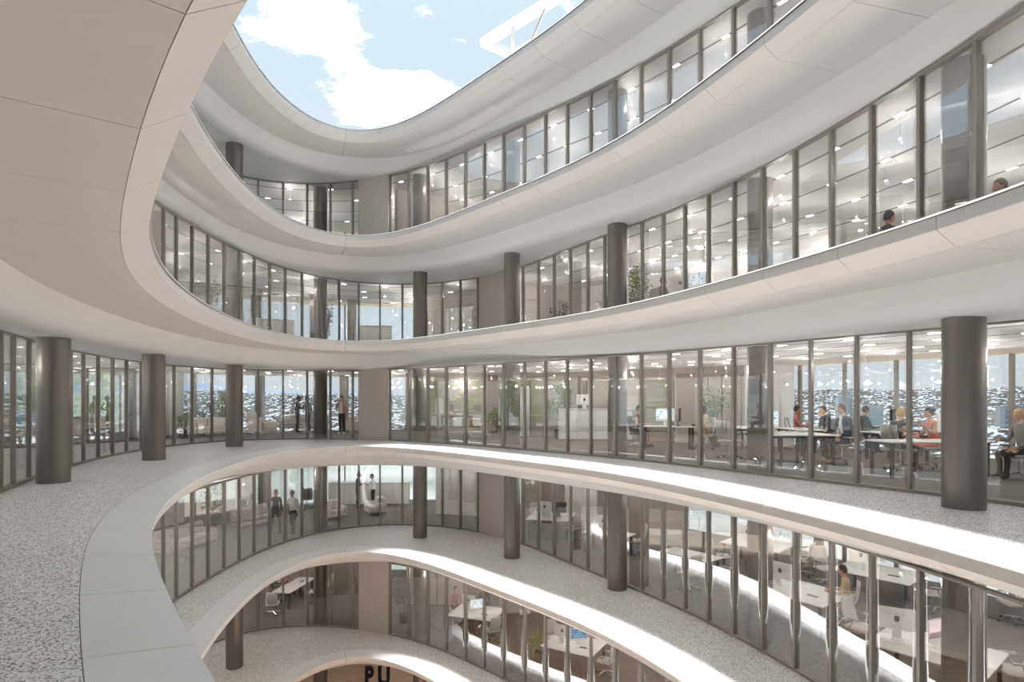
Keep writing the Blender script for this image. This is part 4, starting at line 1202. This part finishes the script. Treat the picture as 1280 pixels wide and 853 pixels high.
# ================================================================== city buildings and trees
rnd = random.Random(5)
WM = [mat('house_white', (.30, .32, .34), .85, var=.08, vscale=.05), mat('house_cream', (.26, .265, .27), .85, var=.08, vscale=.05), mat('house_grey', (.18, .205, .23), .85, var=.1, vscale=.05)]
RM = [mat('tile_roof', lin(132, 112, 102), .9, var=.15, vscale=.2), mat('flat_roof', (.20, .22, .24), .9, var=.1, vscale=.1)]
def house_mesh(wx, wy, hh, gable, wm, rm):
    mb = MB(); mb.box((0, 0, hh / 2 - 4), (wx, wy, hh + 8), mi=0)
    if gable:
        b = len(mb.V); e = .5
        mb.V += [(-wx / 2 - e, -wy / 2 - e, hh), (wx / 2 + e, -wy / 2 - e, hh), (wx / 2 + e, wy / 2 + e, hh), (-wx / 2 - e, wy / 2 + e, hh), (-wx / 2 - e, 0, hh + wy * .28), (wx / 2 + e, 0, hh + wy * .28)]
        for f in ((0, 1, 5, 4), (2, 3, 4, 5), (0, 4, 3), (1, 2, 5), (3, 2, 1, 0)): mb.F.append([b + i for i in f]); mb.MI.append(1)
    else: mb.box((0, 0, hh + .3), (wx + .6, wy + .6, .6), mi=1)
    return mesh('building', mb.V, mb.F, [wm, rm], mi=mb.MI)
HM = [house_mesh(rnd.uniform(3, 6), rnd.uniform(2.6, 4.5), rnd.uniform(2.5, 4.5), i % 2 == 0, WM[(0, 0, 1, 0, 2, 1)[i % 6]], RM[0 if i % 2 == 0 else 1]) for i in range(18)]
AZR = [(18, 58, .62), (-30, -8, .28), (-58, -30, .10)]
def rand_site():
    q = rnd.random(); acc = 0
    for a, b, wgt in AZR:
        acc += wgt
        if q <= acc: break
    az_ = math.radians(rnd.uniform(a, b)); r = 330 + 1650 * rnd.random() ** .75
    return r * math.sin(az_), r * math.cos(az_)
for i in range(120):
    x, y = rand_site()
    o = add('building', HM[i % 18], None, (x, y, hz_(x, y)), rnd.uniform(0, PI))
    tag(o, 'small pale house among many on the distant hillside', 'building', 'houses on the far hillside')
V = []; F = []; MI = []
for i in range(24000):
    x, y = rand_site(); z = hz_(x, y); me = HM[rnd.randrange(18)]; a = rnd.uniform(0, PI); c, s = math.cos(a), math.sin(a); b = len(V)
    for v in me.vertices: V.append((x + v.co.x * c - v.co.y * s, y + v.co.x * s + v.co.y * c, z + v.co.z))
    mi_ = rnd.choice((0, 0, 1, 2))
    for p in me.polygons: F.append([b + q for q in p.vertices]); MI.append(mi_ if p.material_index == 0 else 3 + (len(me.polygons) % 2))
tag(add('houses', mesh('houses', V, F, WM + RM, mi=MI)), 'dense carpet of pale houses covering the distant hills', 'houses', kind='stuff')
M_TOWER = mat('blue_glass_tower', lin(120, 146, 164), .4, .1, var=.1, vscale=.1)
def tower(px_, dist, wd, top, m, label):
    x, y = (px_ - CX) / FPX * dist, dist; z0 = hz_(x, y); hh = top - z0
    r = tag(empty('tower', (x, y, z0), rnd.uniform(-.3, .3)), label, 'building')
    MB().box((0, 0, hh / 2 - 2), (wd, wd * .8, hh + 4)).build('walls', m, r)
    MB().box((0, 0, hh + .8), (wd * .5, wd * .4, 1.6)).build('roof_plant', WM[2], r)
    fl = int(hh / 4)
    mb = MB()
    for i in range(fl): mb.box((0, -wd * .4 - .1, 2 + i * 4), (wd * .9, .3, 1.8))
    g = mb.build('window_bands', M_TOWER if m is not M_TOWER else WM[0], r)
tower(1052, 620, 9, 3, M_TOWER, 'blue glazed office tower in the city view')
tower(1061, 640, 6, 6, WM[0], 'slim white tower block beside the blue tower')
tower(1087, 520, 16, -6, WM[0], 'broad white block right of the man in the black shirt')
tower(990, 560, 12, -4, WM[1], 'cream block low in the city view above the coral person')
tower(1262, 480, 14, -5, WM[2], 'grey block in the city view at the right photo edge')
tower(1200, 600, 12, -2, WM[0], 'white block seen just left of the rightmost column')

def tree(x, y, z0, hgt, wd, label, seed):
    rnd = random.Random(seed)
    r = tag(empty('tree', (x, y, z0)), label, 'tree')
    mb = MB().tube((0, 0, 0), (.1, 0, hgt * .5), .16, .10, n=8); cen = []
    for i in range(12):
        a = rnd.uniform(0, 2 * PI); f = rnd.uniform(.28, .95); rr = wd * .33 * math.sqrt(rnd.random())
        c = Vector((rr * math.cos(a), rr * math.sin(a), hgt * f)); mb.tube((.05, 0, hgt * .3), c, .05, .02, n=5); cen.append((c, wd * .24, hgt * .15))
    mb.build('trunk', M_BARK, r)
    V, F = leaves(rnd, cen, 2600, .28)
    add('crown', mesh('crown', V, F, M_LEAF['tree']), r)
mb = MB().box((-30, 32, -17.5), (18, 34, 29)); tag(mb.build('floor_terrace', M_COPING), kind='structure')
for i, (x, y, hh, lab) in enumerate(((-22.6, 19.4, 5.2, 'light green tree outside the window at the left photo edge'), (-23.4, 23.0, 5.6, 'light green tree outside, seen left of the leftmost column'), (-23.0, 27.0, 5.4, 'light green tree outside, above the bearded man'),
                                     (-23.6, 31.0, 5.8, 'light green tree outside, right of the bearded man'), (-22.4, 34.4, 5.2, 'light green tree outside, near the slim plant'), (-27.0, 29.0, 6.2, 'tall tree outside in the second row, left windows'), (-26.5, 37.0, 6.4, 'tall tree outside farthest right in the left windows'))):
    tree(x, y, -3.0, hh, 4.2, lab, 60 + i)
